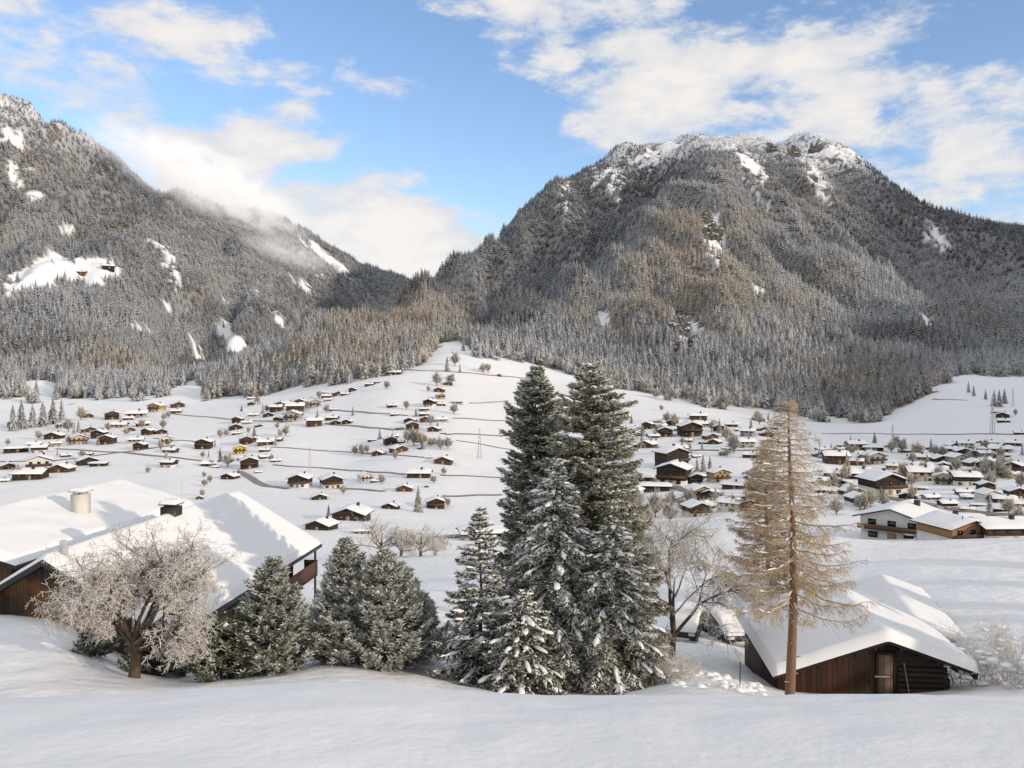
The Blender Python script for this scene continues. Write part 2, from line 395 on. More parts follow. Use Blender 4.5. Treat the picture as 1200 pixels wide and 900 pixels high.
def mat_flat(name, c, rough=0.8, var=0.15, scale=1.5):
    m, nt, b = new_mat(name); n1 = noise_n(nt, scale, 6, 0.6, objco(nt))
    nt.links.new(mixc(nt, n1, tuple(x * (1 - var) for x in c), tuple(min(1, x * (1 + var)) for x in c)), b.inputs['Base Color'])
    b.inputs['Roughness'].default_value = rough
    return m
M_WHITE = mat_flat('plaster_white', (0.66, 0.65, 0.62))
M_GREY = mat_flat('plaster_grey', (0.36, 0.36, 0.36))
M_BEIGE = mat_flat('plaster_beige', (0.48, 0.42, 0.33))
M_YELLOW = mat_flat('plaster_yellow', (0.62, 0.44, 0.07))
M_TEAL = mat_flat('cladding_green', (0.06, 0.13, 0.12))
M_BLUEG = mat_flat('cladding_bluegrey', (0.22, 0.27, 0.31))
M_ORANGE = mat_flat('wood_orange', (0.30, 0.165, 0.085))
M_DARKMETAL = mat_flat('sheet_dark', (0.035, 0.037, 0.04), 0.45)
M_CHIM = mat_flat('chimney_render', (0.62, 0.60, 0.54), 0.85, 0.1, 2.5)
M_PIPE = mat_flat('pipe_steel', (0.45, 0.45, 0.46), 0.35)
M_GLASS, nt, b = new_mat('window_glass'); b.inputs['Base Color'].default_value = (0.02, 0.024, 0.03, 1); b.inputs['Roughness'].default_value = 0.12; b.inputs['Specular IOR Level'].default_value = 0.6
M_PATH = mat_flat('path_gravel', (0.30, 0.25, 0.21), 0.9, 0.4, 0.2)
M_CAR = mat_flat('car_paint_dark', (0.03, 0.033, 0.04), 0.3)
M_LTWIG2 = mat_bark('twig_rusty', (0.19, 0.12, 0.06), (0.37, 0.25, 0.14), 0.8, 1.5)
M_ROCK = mat_bark('rock_snowy', (0.03, 0.03, 0.032), (0.20, 0.18, 0.165), 0.45, 0.75, (0.8, 0.82, 0.85))

# ------------------------------------------------------------------ light and sky
SUN_EL, SUN_AZ = math.radians(15.0), math.radians(122.0)          # azimuth clockwise from +Y
sun_d = bpy.data.lights.new('sun', 'SUN'); sun_d.energy = 3.0; sun_d.angle = math.radians(0.6); sun_d.color = (1.0, 0.84, 0.66)
sun = link(bpy.data.objects.new('sun', sun_d))
to_sun = Vector((math.sin(SUN_AZ) * math.cos(SUN_EL), math.cos(SUN_AZ) * math.cos(SUN_EL), math.sin(SUN_EL)))
sun.rotation_euler = to_sun.to_track_quat('Z', 'Y').to_euler()
sun.location = (60, -20, 40)

W = bpy.data.worlds.new('World'); SC.world = W; W.use_nodes = True
nt = W.node_tree; bg = nt.nodes['Background']
STR = 0.15
SKYG = (1.55, 1.50, 1.55)
BACK = (0.80, 0.79, 0.79)
bg.inputs['Strength'].default_value = STR
sky = N(nt, 'ShaderNodeTexSky', sky_type='NISHITA'); sky.sun_disc = False
sky.sun_elevation = SUN_EL; sky.sun_rotation = SUN_AZ
sky.altitude = 900; sky.air_density = 1.0; sky.dust_density = 0.6; sky.ozone_density = 2.0
gen = N(nt, 'ShaderNodeTexCoord').outputs['Generated']
sx = N(nt, 'ShaderNodeSeparateXYZ'); nt.links.new(gen, sx.inputs[0])
rot = N(nt, 'ShaderNodeMapping'); rot.inputs['Rotation'].default_value = (0, math.radians(14), 0); rot.inputs['Scale'].default_value = (1.0, 1.0, 2.3)
nt.links.new(gen, rot.inputs['Vector'])
fb = noise_n(nt, 4.3, 10, 0.60, rot.outputs[0], 0.15)
fb2 = noise_n(nt, 13.0, 8, 0.62, rot.outputs[0], 0.2)
dens = math_n(nt, 'ADD', math_n(nt, 'MULTIPLY', math_n(nt, 'SUBTRACT', fb, 0.5), 2.7), math_n(nt, 'MULTIPLY', math_n(nt, 'SUBTRACT', fb2, 0.5), 1.35))
# where the cloud banks stand: direction, half-widths (rad-like), weight
def blob(u, v, ru, rv, wt, roll=0.0):
    d = Vector(((u - CU) / F, 1, (HZ - v) / F)).normalized()
    rgt = Vector((d.y, -d.x, 0)).normalized(); upv = rgt.cross(d) * 1.0
    if upv.z < 0: upv = -upv
    ca, sa = math.cos(roll), math.sin(roll); r2 = rgt * ca + upv * sa; u2 = upv * ca - rgt * sa
    def dot(vec):
        n = N(nt, 'ShaderNodeVectorMath', operation='DOT_PRODUCT'); nt.links.new(gen, n.inputs[0]); n.inputs[1].default_value = vec; return n.outputs['Value']
    a = math_n(nt, 'DIVIDE', dot(r2), ru / F); c = math_n(nt, 'DIVIDE', dot(u2), rv / F)
    q = math_n(nt, 'ADD', math_n(nt, 'MULTIPLY', a, a), math_n(nt, 'MULTIPLY', c, c))
    e = math_n(nt, 'POWER', 2.718, math_n(nt, 'MULTIPLY', q, -1.0))
    e = math_n(nt, 'MULTIPLY', e, math_n(nt, 'GREATER_THAN', dot(d), 0.0))
    return math_n(nt, 'MULTIPLY', e, wt * 1.02)
tot = dens
for args in [(960, 75, 290, 62, 0.37, 0.16), (1130, 190, 230, 85, 0.35, 0.1), (650, 25, 190, 50, 0.5, -0.05), (780, 95, 110, 40, 0.45, 0.2), (230, 60, 270, 42, 0.22, 0.1),
             (40, 55, 120, 70, 0.30, 0), (440, 95, 130, 20, 0.35, 0), (330, 175, 90, 22, 0.3, 0), (190, 160, 120, 32, 0.42, -0.45), (350, 255, 160, 62, 0.8, -0.25), (510, 258, 95, 42, 0.55, -0.1), (470, 310, 120, 40, 0.5, 0), (1000, 150, 200, 60, 0.12, 0),
             (570, 160, 150, 75, -0.55, 0.2), (470, 30, 90, 40, -0.25, 0), (600, 230, 110, 50, -0.4, 0), (1150, 40, 70, 14, -0.4, 0.1)]:
    tot = math_n(nt, 'ADD', tot, blob(*args))
# heavier cloud behind and beside the viewer
back = math_n(nt, 'SUBTRACT', 1.0, ramp(nt, sx.outputs[1], (-0.3, 0.45)))
zen = ramp(nt, sx.outputs[2], (0.45, 0.8))
tot = math_n(nt, 'ADD', tot, math_n(nt, 'MULTIPLY', back, 0.9))
tot = math_n(nt, 'ADD', tot, math_n(nt, 'MULTIPLY', zen, 0.7))
cl = ramp(nt, tot, (0.10, 0.52))
shade = ramp(nt, math_n(nt, 'ADD', tot, math_n(nt, 'MULTIPLY', math_n(nt, 'SUBTRACT', fb2, 0.5), 2.0)), (0.1, 1.3))
wc = 1.0 / STR
dim = math_n(nt, 'MAXIMUM', back, zen)
ccol = mixc(nt, shade, (0.74 * wc, 0.76 * wc, 0.80 * wc), (0.96 * wc, 0.90 * wc, 0.84 * wc))
ccol = mixc(nt, dim, ccol, (BACK[0] * wc, BACK[1] * wc, BACK[2] * wc))
skyc = mixc(nt, 1.0, sky.outputs[0], SKYG, 'MULTIPLY')
fin = mixc(nt, math_n(nt, 'MULTIPLY', cl, 0.93), skyc, ccol)
nt.links.new(fin, bg.inputs['Color'])

SC.view_settings.view_transform = 'Standard'; SC.view_settings.look = 'None'; SC.view_settings.exposure = 0
SC.render.engine = 'CYCLES'
SC.cycles.max_bounces = 4; SC.cycles.diffuse_bounces = 2; SC.cycles.transparent_max_bounces = 16; SC.cycles.volume_bounces = 1
SC.cycles.use_denoising = True; SC.cycles.denoiser = 'OPENIMAGEDENOISE'
SC.cycles.volume_step_rate = 1.0
SC.render.film_transparent = False
# ------------------------------------------------------------------ ground sheets
def sheet(name, X, Y, mat, tint=None, extra=None):
    Z = ground(X, Y)
    if extra is not None: Z = Z + extra
    n, m = X.shape
    V = np.stack([X, Y, Z], -1).reshape(-1, 3)
    i = np.arange(n - 1)[:, None] * m + np.arange(m - 1)[None]
    Q = np.stack([i, i + 1, i + m + 1, i + m], -1).reshape(-1, 4)
    mb = MB(); mb.add(V, Q, (0, 0, 0) if tint is None else tint)
    o = mb.build(name, mat, smooth=True); o['kind'] = 'structure'; return o

def nonuni(a, b, near, far, c=0.0, grow=60.0):
    """positions from a to b, spacing near at c growing to far"""
    out = [c]
    while out[-1] < b: out.append(out[-1] + near + (far - near) * min(1, abs(out[-1] - c) / grow))
    lo = [c]
    while lo[-1] > a: lo.append(lo[-1] - near - (far - near) * min(1, abs(lo[-1] - c) / grow))
    return np.array(sorted(set(lo + out)))
xs = nonuni(-95, 95, 0.10, 0.9, 0.0, 30.0)
ys = nonuni(-35, 16, 0.10, 1.2, 8.0, 40.0); ys[-1] = 16.0
Xa, Ya = np.meshgrid(xs, ys)
sheet('snow_ground', Xa, Ya, M_SNOW)
def polar(name, y0, y1, ny, u0, u1, du, mat, tintf=None):
    u = np.arange(u0, u1 + 1, du); Y = np.exp(np.linspace(math.log(y0), math.log(y1), ny))
    U, YY = np.meshgrid(u, Y); XX = (U - CU) / F * YY
    return sheet(name, XX, YY, mat, None if tintf is None else tintf(XX, YY, U))
polar('snowy_hillside', 16.0, 140.0, 330, -2400, 3600, 8, M_SNOWF)
polar('valley_field', 140.0, 800.0, 230, -1000, 2200, 6, M_SNOWF)

CLEAR = [  # clearings on the wooded slopes as seen from the village: outlines
 [(5,338),(50,298),(95,302),(148,312),(120,330),(70,334),(30,345),(14,358)], [(10,205),(22,190),(36,195),(30,212),(14,218)], [(68,262),(85,262),(90,278),(74,280)], [(28,222),(42,220),(46,236),(34,236)],
 [(184,286),(194,284),(212,330),(206,342)], [(250,370),(262,372),(292,408),(280,420),(255,390)], [(192,350),(204,352),(210,370),(198,372)],
 [(218,388),(226,390),(242,430),(230,432)], [(350,282),(364,280),(412,318),(400,322)], [(342,325),(356,328),(366,345),(354,342)], [(315,360),(325,362),(338,385),(328,385)], [(160,382),(176,380),(178,392),(162,392)],
 [(0,168),(12,150),(30,160),(20,172)], [(370,312),(380,320),(378,330)], [(298,335),(308,345),(302,350)], [(262,350),(270,360),(268,370)],
 [(852,172),(880,178),(900,205),(888,214),(868,192)], [(1080,258),(1092,258),(1112,285),(1104,298),(1088,276)], [(1082,368),(1096,370),(1096,388),(1084,388)],
 [(790,385),(812,372),(826,392),(806,412),(790,404)], [(828,255),(840,250),(848,290),(836,310),(826,290)], [(880,318),(890,322),(892,345),(882,342)], [(700,365),(716,362),(720,392),(704,392)],
 [(868,205),(885,215),(905,245),(898,250)], [(940,195),(965,200),(975,230),(962,236)],[(930,160),(1000,172),(1010,185),(960,190)], [(660,205),(668,206),(664,250),(656,250)], [(715,195),(724,196),(724,232),(716,230)], [(745,190),(790,160),(800,170),(760,205)], [(697,196),(704,198),(700,222),(694,220)],
 [(1100,445),(1130,446),(1150,470),(1125,485),(1098,470)], [(1150,450),(1175,455),(1165,462)],
 [(30,440),(62,446),(66,470),(34,475)], [(195,452),(235,446),(232,470),(195,470)],
]
def in_poly(u, v, poly):
    ins = np.zeros(u.shape, bool); n = len(poly)
    for i in range(n):
        (x0, y0), (x1, y1) = poly[i], poly[(i + 1) % n]
        c = ((y0 > v) != (y1 > v)); ins ^= c & (u < (x1 - x0) * (v - y0) / ((y1 - y0) + 1e-9) + x0)
    return ins
def woodland(X, Y):
    """1 inside the forest, 0 on open snow; computed once from the lie of the land"""
    U = CU + F * X / Y; Vr = HZ - F * ground(X, Y) / Y
    jit = 9 * fbm(X / 22., Y / 35., 3, 41)
    w = (lookup(U, Y) + jit * 0.6 < edge_row(U) - 1) & (Y > 640) & (Vr + jit * 0.6 < edge_row(U) + 8)
    for p in CLEAR:
        w &= ~in_poly(U + jit, Vr + jit * 0.7, p)
    return w
def mtint(X, Y, U):
    w = woodland(X, Y); Z = ground(X, Y)
    t = np.zeros(X.shape + (3,)); t[..., 0] = w
    row = HZ - F * Z / Y
    hi = sstep(250, 560, Z) * (Y > 1500)
    hi = np.maximum(hi, in_poly(U, row, [(770,360),(850,220),(860,330),(830,430),(780,430)]) * 0.9)
    t[..., 1] = hi
    t[..., 0] *= 1 - 0.75 * sstep(560, 820, Z)
    return t.reshape(-1, 3)
polar('mountain_side', 800.0, 7000.0, 420, -900, 2100, 6, M_MOUNT, mtint)

# unseen ridge to the east, crest shaped so its shadow covers the village
def east_shadow_ridge():
    ys = np.linspace(-5000, 3300, 140); xs = np.linspace(2300, 5200, 60)
    X, Y = np.meshgrid(xs, ys)
    crest = np.interp(ys, RIDGE_Y, RIDGE_H)[:, None]
    Z = -60 + (crest + 60 + 25 * fbm(X / 200., Y / 200., 4, 51)) * (1 - np.abs(X - 3300) / 1900.).clip(0, 1) ** 0.85 - 40
    n, m = X.shape
    i = np.arange(n - 1)[:, None] * m + np.arange(m - 1)[None]
    mb = MB(); mb.add(np.stack([X, Y, Z], -1).reshape(-1, 3), np.stack([i, i + 1, i + m + 1, i + m], -1).reshape(-1, 4), (0.3, 1, 0))
    o = mb.build('shadow_ridge_east', M_MOUNT, smooth=True); o['kind'] = 'structure'
RIDGE_Y = [-5000, -3000, -2000, -1500, -600, 100, 450, 1100, 1800, 3400]
RIDGE_H = [500, 600, 840, 985, 970, 960, 1050, 1270, 1420, 1500]
east_shadow_ridge()

# ------------------------------------------------------------------ forest
def conifer_arrays(rng, layers, per, drop=0.10, kfrost=1.0):
    """unit-height conifer: returns V (n,4,3) kites and frost weight (n,4)"""
    Vs, Fr = [], []
    for i in range(layers):
        f = i / (layers - 1 + 1e-6); h = 0.06 + 0.86 * f ** 0.92; r = 0.165 * (1 - f) ** 0.82 + 0.022
        n = max(4, int(per * (1 - 0.45 * f)))
        a = rng.uniform(0, 2 * PI) + np.arange(n) * 2 * PI / n + rng.normal(0, 0.18, n)
        rr = r * rng.uniform(0.62, 1.25, n); wd = 1.05 * PI / n * rng.uniform(0.8, 1.3, n)
        zt = h - drop * (0.5 + 0.9 * (1 - f)) * rng.uniform(0.5, 1.4, n)
        ca, sa = np.cos(a), np.sin(a)
        p0 = np.stack([0.012 * ca, 0.012 * sa, np.full(n, h + 0.075 * rng.uniform(0.7, 1.3, n))], -1)
        p2 = np.stack([rr * ca, rr * sa, zt], -1)
        def sd(s):
            b = a + s * wd; q = rr * 0.62
            return np.stack([q * np.cos(b), q * np.sin(b), zt + 0.35 * (h + 0.02 - zt)], -1)
        Vs.append(np.stack([p0, sd(1), p2, sd(-1)], 1))
        base = rng.uniform(0.1, 0.5, n)
        Fr.append(np.stack([base * 0.25, base + 0.15, np.minimum(1, base + 0.55), base + 0.15], 1))
    n = 5; a = np.arange(n) * 2 * PI / n    # leader
    p0 = np.stack([0.0 * a, 0.0 * a, np.full(n, 1.0)], -1)
    q = np.stack([0.02 * np.cos(a), 0.02 * np.sin(a), np.full(n, 0.9)], -1); q2 = np.stack([0.02 * np.cos(a + 1.2), 0.02 * np.sin(a + 1.2), np.full(n, 0.9)], -1)
    Vs.append(np.stack([p0, q, q * [0.6, 0.6, 1] - [0, 0, 0.06], q2], 1)); Fr.append(np.tile([[0.5, 0.6, 0.7, 0.6]], (n, 1)))
    return np.concatenate(Vs), np.concatenate(Fr)
def round_arrays(rng, n=150, tall=0.62):
    """unit-height bare frosted broadleaf: fans of fine branches in a rounded crown"""
    a = rng.uniform(0, 2 * PI, n); el = np.arcsin(rng.uniform(-0.2, 1, n))
    R = rng.uniform(0.45, 1.05, n) * (1 + 0.30 * np.sin(a * 3 + rng.uniform(0, 6)) * np.cos(el) + 0.25 * np.sin(a * 2 + el * 5 + rng.uniform(0, 6)))
    tip = np.stack([0.32 * np.cos(a) * np.cos(el) * R, 0.32 * np.sin(a) * np.cos(el) * R, 0.40 + 0.58 * np.sin(el) * R * 0.95], -1)
    root = np.stack([0.04 * np.cos(a), 0.04 * np.sin(a), 0.12 + 0.45 * rng.uniform(0, 1, n)], -1)
    mid = root * 0.35 + tip * 0.65
    s = np.stack([-np.sin(a), np.cos(a), rng.normal(0, 0.5, n)], -1) * (0.045 * rng.uniform(0.5, 1.3, n))[:, None]
    V = np.stack([root, mid + s, tip, mid - s], 1)
    Fr = np.stack([np.full(n, 0.1), np.full(n, 0.45), rng.uniform(0.5, 0.9, n), np.full(n, 0.45)], 1)
    return V, Fr
DARK, FROST = np.array([0.066, 0.075, 0.082]), np.array([0.77, 0.80, 0.85])
BROWN, BFROST = np.array([0.22, 0.20, 0.18]), np.array([0.80, 0.78, 0.75])
rng = np.random.default_rng(21)
LODS = [[conifer_arrays(rng, 11, 10) for _ in range(6)], [conifer_arrays(rng, 7, 7) for _ in range(8)], [conifer_arrays(rng, 5, 6) for _ in range(8)]]
RNDS = [round_arrays(rng, 120) for _ in range(5)]

def scatter():
    """jittered-grid tree positions over all wooded slopes, kept where a viewer in or near the photograph's place could see them"""
    P = []
    y = 660.0
    while y < 4700:
        s = 6.8 if y < 1250 else 6.8 + (y - 1250) * 0.0027
        x0, x1 = (-200 - CU) / F * y, (1400 - CU) / F * y
        xx = np.arange(x0, x1, s); xx = xx + RNG.uniform(-0.48, 0.48, len(xx)) * s
        yy = y + RNG.uniform(-0.48, 0.48, len(xx)) * s * 1.15
        P.append(np.stack([xx, yy, np.full(len(xx), s)], -1)); y += s * 1.15
    P = np.concatenate(P); X, Y, S = P.T
    ok = woodland(X, Y); X, Y, S = X[ok], Y[ok], S[ok]
    Z = ground(X, Y)
    # thin out towards the summits
    keep = RNG.uniform(0, 1, len(X)) > 0.80 * sstep(800, 950, Z) + 0.05
    X, Y, S, Z = X[keep], Y[keep], S[keep], Z[keep]
    # hidden behind nearer ground?
    U = CU + F * X / Y
    Yg = np.exp(np.linspace(math.log(640), math.log(5000), 420)); ug = np.arange(-210, 1420, 6.0)
    UU, YY = np.meshgrid(ug, Yg, indexing='ij'); row = HZ - F * ground((UU - CU) / F * YY, YY) / YY
    hor = np.minimum.accumulate(row, axis=1)
    iu = np.clip(((U - ug[0]) / 6).round().astype(int), 0, len(ug) - 1); iy = np.clip(np.searchsorted(Yg, Y * 0.985) - 1, 0, len(Yg) - 1)
    tip = HZ - F * (Z + 26) / Y
    vis = tip < hor[iu, iy] + 12
    return X[vis], Y[vis], Z[vis], S[vis]
fx, fy, fz, fs = scatter()
FU = CU + F * fx / fy
frow = HZ - F * fz / fy
print('forest trees', len(fx))
rr = np.random.default_rng(5)
fh = rr.uniform(12, 24, len(fx)) * np.where(rr.uniform(0, 1, len(fx)) < 0.12, 0.6, 1.0) * (1 - 0.10 * sstep(1500, 3200, fy)) * (1 - 0.55 * sstep(560, 860, fz))
# broadleaf fringe along the lower edge and in patches; hoarfrost differs by place and height, with painted shade on top
dedge = edge_row(FU) - frow
patch = fbm(fx / 190., fy / 260., 4, 61)
is_round = (rr.uniform(0, 1, len(fx)) < np.clip(0.55 - dedge / 45., 0, 1) * np.where((FU > 640) & (FU < 960), 1.5, 0.75)) | ((patch > 0.75) & (rr.uniform(0, 1, len(fx)) < 0.5))
fh = np.where(is_round, fh * 0.62, fh)
frost_shade = np.clip(1.22 + 0.45 * patch - 0.18 * sstep(250, 800, fz) + rr.normal(0, 0.17, len(fx)), 0.15, 1.5)
larch = np.clip(0.0 + 0.62 * np.exp(-((FU - 815) / 100) ** 2 - ((frow - 310) / 75) ** 2) + 0.22 * np.exp(-((FU - 480) / 120) ** 2 - ((frow - 370) / 40) ** 2) + 0.0 * np.exp(-((FU - 120) / 120) ** 2 - ((frow - 400) / 50) ** 2) + 0.5 * fbm(fx / 210. + 5, fy / 210., 3, 71) + rr.normal(0, 0.25, len(fx)), 0, 1)     # tan larch share, plus sun warmth painted in by area
flank_shade = sstep(940, 1080, FU) * sstep(150, 420, fz); larch *= 1 - 0.8 * flank_shade; frost_shade *= 1 - 0.5 * flank_shade  # shade painted into the tree colours of the right flank
lee_shade = in_poly(FU, frow, [(500,335),(560,262),(640,208),(760,150),(830,165),(800,195),(725,290),(600,400),(560,392)]); larch *= np.where(lee_shade, 0.2, 1); frost_shade *= np.where(lee_shade, 0.62, 1)  # shade painted into the trees left of the front ridge
valley_shade = in_poly(FU, frow, [(180,452),(250,395),(330,325),(465,318),(490,335),(400,368),(300,418),(240,448)]) & (fy > 1250); larch *= np.where(valley_shade, 0.1, 1); frost_shade *= np.where(valley_shade, 0.6, 1)  # shade painted into the valley trees behind the nearer slope
spur_sun = in_poly(FU, frow, [(300,440),(400,368),(500,318),(560,350),(560,400),(480,425),(380,445)]) & (fy < 2000); larch = np.clip(larch + 0.35 * spur_sun, 0, 1)  # sunlight painted as extra tan on these trees
def tree_cols(Fr, k, frost, tan_share, rnd):  # frost and tan weights also carry the painted shade and sun
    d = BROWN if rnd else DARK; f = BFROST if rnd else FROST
    tan = np.array([0.76, 0.64, 0.48]); f = f * (1 - 0.8 * tan_share) + tan * 0.8 * tan_share
    d = d * (1 - 0.5 * tan_share) + np.array([0.13, 0.10, 0.07]) * 0.5 * tan_share
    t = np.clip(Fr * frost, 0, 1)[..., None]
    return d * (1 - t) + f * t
order = np.argsort(np.where((FU > 5) & (FU < 1195) & ~is_round, fy / fh, 1e9))
indiv = set(order[:300].tolist())
mbf = MB()
lod = np.where(fy < 1300, 0, np.where(fy < 2100, 1, 2))
for L in range(3):
    for vi in range(len(LODS[L])):
        sel = np.array([i for i in np.nonzero((lod == L) & ~is_round)[0] if i % len(LODS[L]) == vi and i not in indiv])
        if len(sel) == 0: continue
        Vb, Fr = LODS[L][vi]
        ang = rr.uniform(0, 2 * PI, len(sel)); ca, sa = np.cos(ang)[:, None, None], np.sin(ang)[:, None, None]
        h = fh[sel][:, None, None]; wx = h * rr.uniform(1.15, 1.9, len(sel))[:, None, None] * (1.0 + 0.5 * (L == 2))
        Xw = (Vb[None, ..., 0] * ca - Vb[None, ..., 1] * sa) * wx + fx[sel][:, None, None]
        Yw = (Vb[None, ..., 0] * sa + Vb[None, ..., 1] * ca) * wx + fy[sel][:, None, None]
        Zw = Vb[None, ..., 2] * h + fz[sel][:, None, None] - 0.6
        V = np.stack([Xw, Yw, Zw], -1).reshape(-1, 3)
        C = tree_cols(Fr[None], None, frost_shade[sel][:, None, None], larch[sel][:, None, None, None], False).reshape(-1, 3)
        mbf.add(V, np.arange(len(V)).reshape(-1, 4), C)
fo = mbf.build('forest', M_FOREST); tag(fo, 'frosted conifer forest covering both mountainsides above the village', 'forest', kind='stuff')
mbr = MB()
for vi in range(5):
    sel = np.nonzero(is_round)[0]; sel = sel[sel % 5 == vi]
    Vb, Fr = RNDS[vi]
    if len(sel) == 0: continue
    ang = rr.uniform(0, 2 * PI, len(sel)); ca, sa = np.cos(ang)[:, None, None], np.sin(ang)[:, None, None]
    h = fh[sel][:, None, None] * 1.1; wx = h * rr.uniform(0.9, 1.3, len(sel))[:, None, None]
    V = np.stack([(Vb[None, ..., 0] * ca - Vb[None, ..., 1] * sa) * wx + fx[sel][:, None, None], (Vb[None, ..., 0] * sa + Vb[None, ..., 1] * ca) * wx + fy[sel][:, None, None], Vb[None, ..., 2] * h + fz[sel][:, None, None] - 0.6], -1).reshape(-1, 3)
    C = tree_cols(Fr[None], None, frost_shade[sel][:, None, None], larch[sel][:, None, None, None], True).reshape(-1, 3)
    mbr.add(V, np.arange(len(V)).reshape(-1, 4), C)
fo = mbr.build('bare_woods', M_FOREST); tag(fo, 'grey-brown hoarfrosted bare broadleaf woods fringing the conifer forest', 'woods', kind='stuff')

# the nearest conifers as single trees
protos = []
for k in range(8):
    Vb, Fr = conifer_arrays(rng, 13, 12)
    mb = MB(); C = tree_cols(Fr, None, [0.5, 0.75, 0.9, 1.05, 0.65, 0.8, 0.95, 0.55][k], [0, .3, .6, .2, .9, .1, .5, .7][k], False)
    mb.add(Vb.reshape(-1, 3), np.arange(len(Vb) * 4).reshape(-1, 4), C.reshape(-1, 3)); protos.append(mb.mesh('forest_conifer', M_FOREST))
for i in order[:300]:
    if fy[i] > 1e8: break
    k = int(np.argmin(np.abs(np.array([0.5, 0.75, 0.9, 1.05, 0.65, 0.8, 0.95, 0.55]) - frost_shade[i]) + 0.4 * np.abs(np.array([0, .3, .6, .2, .9, .1, .5, .7]) - larch[i])))
    o = link(bpy.data.objects.new('frosted_conifer', protos[k]))
    o.location = (fx[i], fy[i], fz[i] - 0.6); s = fh[i]; w = s * rr.uniform(1.15, 1.8); o.scale = (w, w, s); o.rotation_euler = (0, 0, rr.uniform(0, 6.28))
    zone = ('frosted conifer at the foot of the wooded slope behind the far-left hamlet' if FU[i] < 240 else
            'frosted conifer along the lower forest edge above the fan of chalets' if FU[i] < 620 else
            'frosted conifer on the lower forest edge behind the valley village' if FU[i] < 1060 else
            'frosted conifer at the wood edge around the far-right meadow')
    tag(o, zone, 'conifer', zone.replace('frosted conifer', 'frosted conifers'))

# unseen conifers added beyond the right edge of the view to shade the snow and barn
mbn = MB(); nr = np.random.default_rng(14)
for (x, y, h) in [(42,19,11),(47,23,14),(52,20,13),(56,27,15),(62,24,14),(68,30,16),(76,33,17),(84,40,18),(96,46,19),(105,38,18),(118,55,20)]:
    Vb, Fr = LODS[0][nr.integers(0, 6)]; a = nr.uniform(0, 6.28); w = h * 1.5
    V = np.stack([(Vb[..., 0] * math.cos(a) - Vb[..., 1] * math.sin(a)) * w + x, (Vb[..., 0] * math.sin(a) + Vb[..., 1] * math.cos(a)) * w + y, Vb[..., 2] * h + gz(x, y) - 0.3], -1).reshape(-1, 3)
    mbn.add(V, np.arange(len(V)).reshape(-1, 4), tree_cols(Fr, None, 0.9, 0.2, False).reshape(-1, 3))
tag(mbn.build('shade_conifers', M_FOREST), 'unseen loose conifers right of the barn, added for their shade', 'woods', kind='stuff')
# ------------------------------------------------------------------ garden trees
ICO = None
def ico():
    global ICO
    if ICO is None:
        import bmesh
        bm = bmesh.new(); bmesh.ops.create_icosphere(bm, subdivisions=2, radius=1.0); bm.verts.ensure_lookup_table()
        ICO = (np.array([v.co[:] for v in bm.verts]), np.array([[v.index for v in f.verts] for f in bm.faces])); bm.free()
    return ICO
def pads(mb, P, A, B, Cc, rng, lump=0.30, col=(0.87, 0.87, 0.875)):
    """many soft snow lumps: centre P, half axes A, B, Cc (n,3)"""
    V, Fc = ico(); n = len(P)
    if n == 0: return
    sc = 1 + lump * rng.normal(0, 1, (n, 1, 3)) * np.sin(V[None] * rng.uniform(2, 5, (n, 1, 3)) + rng.uniform(0, 6, (n, 1, 3)))
    v = V[None] * sc
    v[..., 2] = np.where(v[..., 2] < 0, v[..., 2] * 0.45, v[..., 2])
    W_ = P[:, None] + v[..., :1] * A[:, None] + v[..., 1:2] * B[:, None] + v[..., 2:] * Cc[:, None]
    fa = (Fc[None] + (np.arange(n) * len(V))[:, None, None]).reshape(-1, 3)
    mb.add(W_.reshape(-1, 3), fa, col)
def nrm(a): return a / (np.linalg.norm(a, axis=-1, keepdims=True) + 1e-9)

